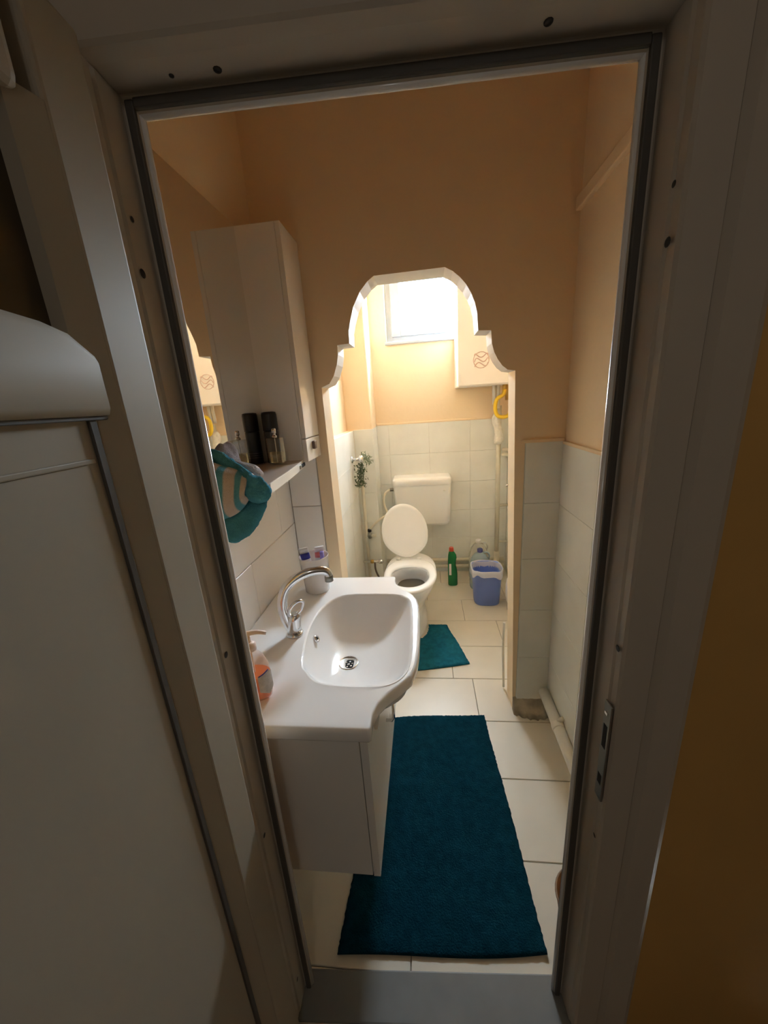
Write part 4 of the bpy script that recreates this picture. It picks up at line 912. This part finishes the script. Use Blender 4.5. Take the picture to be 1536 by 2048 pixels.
# water jugs
def jug(x, y, h, mt, cap, label, full):
    j = empty('water_jug', (x, y, 0)); tag(j, label, 'jug', 'water jugs behind the bin')
    s_ = h / 0.335
    lathe('jug_body', [(0.070, 0.001), (0.080, 0.008), (0.082, 0.06 * s_), (0.077, 0.065 * s_), (0.082, 0.075 * s_), (0.082, 0.15 * s_), (0.078, 0.157 * s_), (0.082, 0.165 * s_), (0.080, 0.205 * s_), (0.066, 0.255 * s_), (0.040, 0.290 * s_), (0.021, 0.305 * s_), (0.020, 0.315 * s_)], (x, y, 0), mt, j, sq=2.6, seg=28)
    if cap: lathe('cap', [(0.022, 0.306 * s_), (0.023, 0.309 * s_), (0.023, 0.330 * s_), (0.018, 0.335 * s_)], (x, y, 0), cap, j, seg=16)
    tube('jug_handle', [(x + 0.022, y, 0.300 * s_), (x + 0.058, y - 0.006, 0.303 * s_), (x + 0.072, y - 0.008, 0.275 * s_), (x + 0.066, y - 0.006, 0.235 * s_)], 0.0065, mt, j, 8, 4)
jug(0.412, 2.845, 0.335, M['jug_blue'], M['jug_cap'], 'bluish five litre water jug with dark blue cap', True)
jug(0.425, 3.025, 0.345, M['jug_clear'], M['tube_white'], 'clear water jug behind the blue one', False)
# white container behind the arch pillar
wc = empty('white_container', (0.595, 2.475, 0)); tag(wc, 'white plastic container on a dark base beside the blue bin', 'container')
lathe('dark_base', [(0.045, 0.001), (0.052, 0.006), (0.052, 0.050), (0.047, 0.054)], (0.605, 2.475, 0), M['black'], wc, seg=20)
lathe('container', [(0.047, 0.054), (0.062, 0.085), (0.067, 0.14), (0.066, 0.20), (0.058, 0.245), (0.045, 0.258)], (0.605, 2.475, 0), M['tube_white'], wc, seg=24)
# brown tub by the right jamb
bt_ = empty('brown_tub', (0.413, 0.762, 0)); tag(bt_, 'brown round tub half hidden behind the right door jamb', 'tub')
lathe('tub', [(0.060, 0.001), (0.066, 0.006), (0.080, 0.10), (0.083, 0.104), (0.080, 0.108), (0.076, 0.102), (0.062, 0.010)], (0.413, 0.762, 0), M['brown'], bt_, seg=32)

# ---- dried herb bunch hanging by the chrome cock on the left tiles
ck = empty('angle_valve', (-0.50, 2.70, 1.12)); tag(ck, 'round chrome valve on the left toilet wall tiles', 'valve')
TY = Matrix.Rotation(math.radians(90), 3, 'Y')
lathe('wall_rose', [(0.026, 0.0), (0.026, 0.006), (0.014, 0.012)], (-0.5318, 2.70, 1.115), M['chrome'], ck, tilt=TY, seg=18)
tube('valve_stem', [(-0.525, 2.70, 1.115), (-0.470, 2.70, 1.115)], 0.011, M['chrome'], ck, 10)
lathe('valve_knob', [(0.016, 0.0), (0.028, 0.006), (0.030, 0.022), (0.020, 0.032), (0.006, 0.034)], (-0.475, 2.70, 1.118), M['chrome'], ck, tilt=TY, seg=18)
hb = empty('herb_bunch', (-0.47, 2.74, 0.88)); tag(hb, 'bunch of dried green herbs hanging from the chrome valve', 'herbs')
random.seed(11)
hx, hy, hz = -0.462, 2.745, 1.115
def leafs(cnt, cfun, size, m, name):
    v = []; f = []
    for _ in range(cnt):
        c_ = Vector(cfun()); ax = Vector((random.gauss(0, 1), random.gauss(0, 1), random.gauss(0, 1))).normalized(); b_ = ax.orthogonal().normalized(); n_ = ax.cross(b_)
        L = size * random.uniform(0.6, 1.3); w_ = L * 0.30; k = len(v)
        v += [c_ - ax * L, c_ + b_ * w_ + n_ * w_ * 0.4, c_ + ax * L, c_ - b_ * w_ + n_ * w_ * 0.4, c_ + n_ * -w_ * 0.25]
        f += [(k, k + 1, k + 4), (k + 1, k + 2, k + 4), (k + 2, k + 3, k + 4), (k + 3, k, k + 4)]
    o = link(name, pydata(name, v, f), m, hb); o['kind'] = 'stuff'; return o
def low():
    q = random.random(); return (-0.470 - 0.020 * q + random.gauss(0, 0.020), hy + random.gauss(0, 0.020), hz - 0.04 - 0.17 * q + random.gauss(0, 0.01))
def upr():
    q = random.random(); return (-0.455 + 0.055 * q + random.gauss(0, 0.012), hy + random.gauss(0, 0.015), hz + 0.025 - 0.06 * q + random.gauss(0, 0.014))
leafs(300, low, 0.0125, M['herb'], 'dried_leaves'); leafs(150, upr, 0.0115, M['herb2'], 'pale_leaves')
for k in range(7):
    a = k * 0.9; tube('stem', [(hx, hy, hz + 0.05), (hx - 0.004 + 0.008 * math.cos(a), hy + 0.006 * math.sin(a), hz - 0.06), (hx - 0.022 + 0.024 * math.cos(a), hy + 0.02 * math.sin(a), hz - 0.19)], 0.0013, M['herb'], hb, 5, 3)
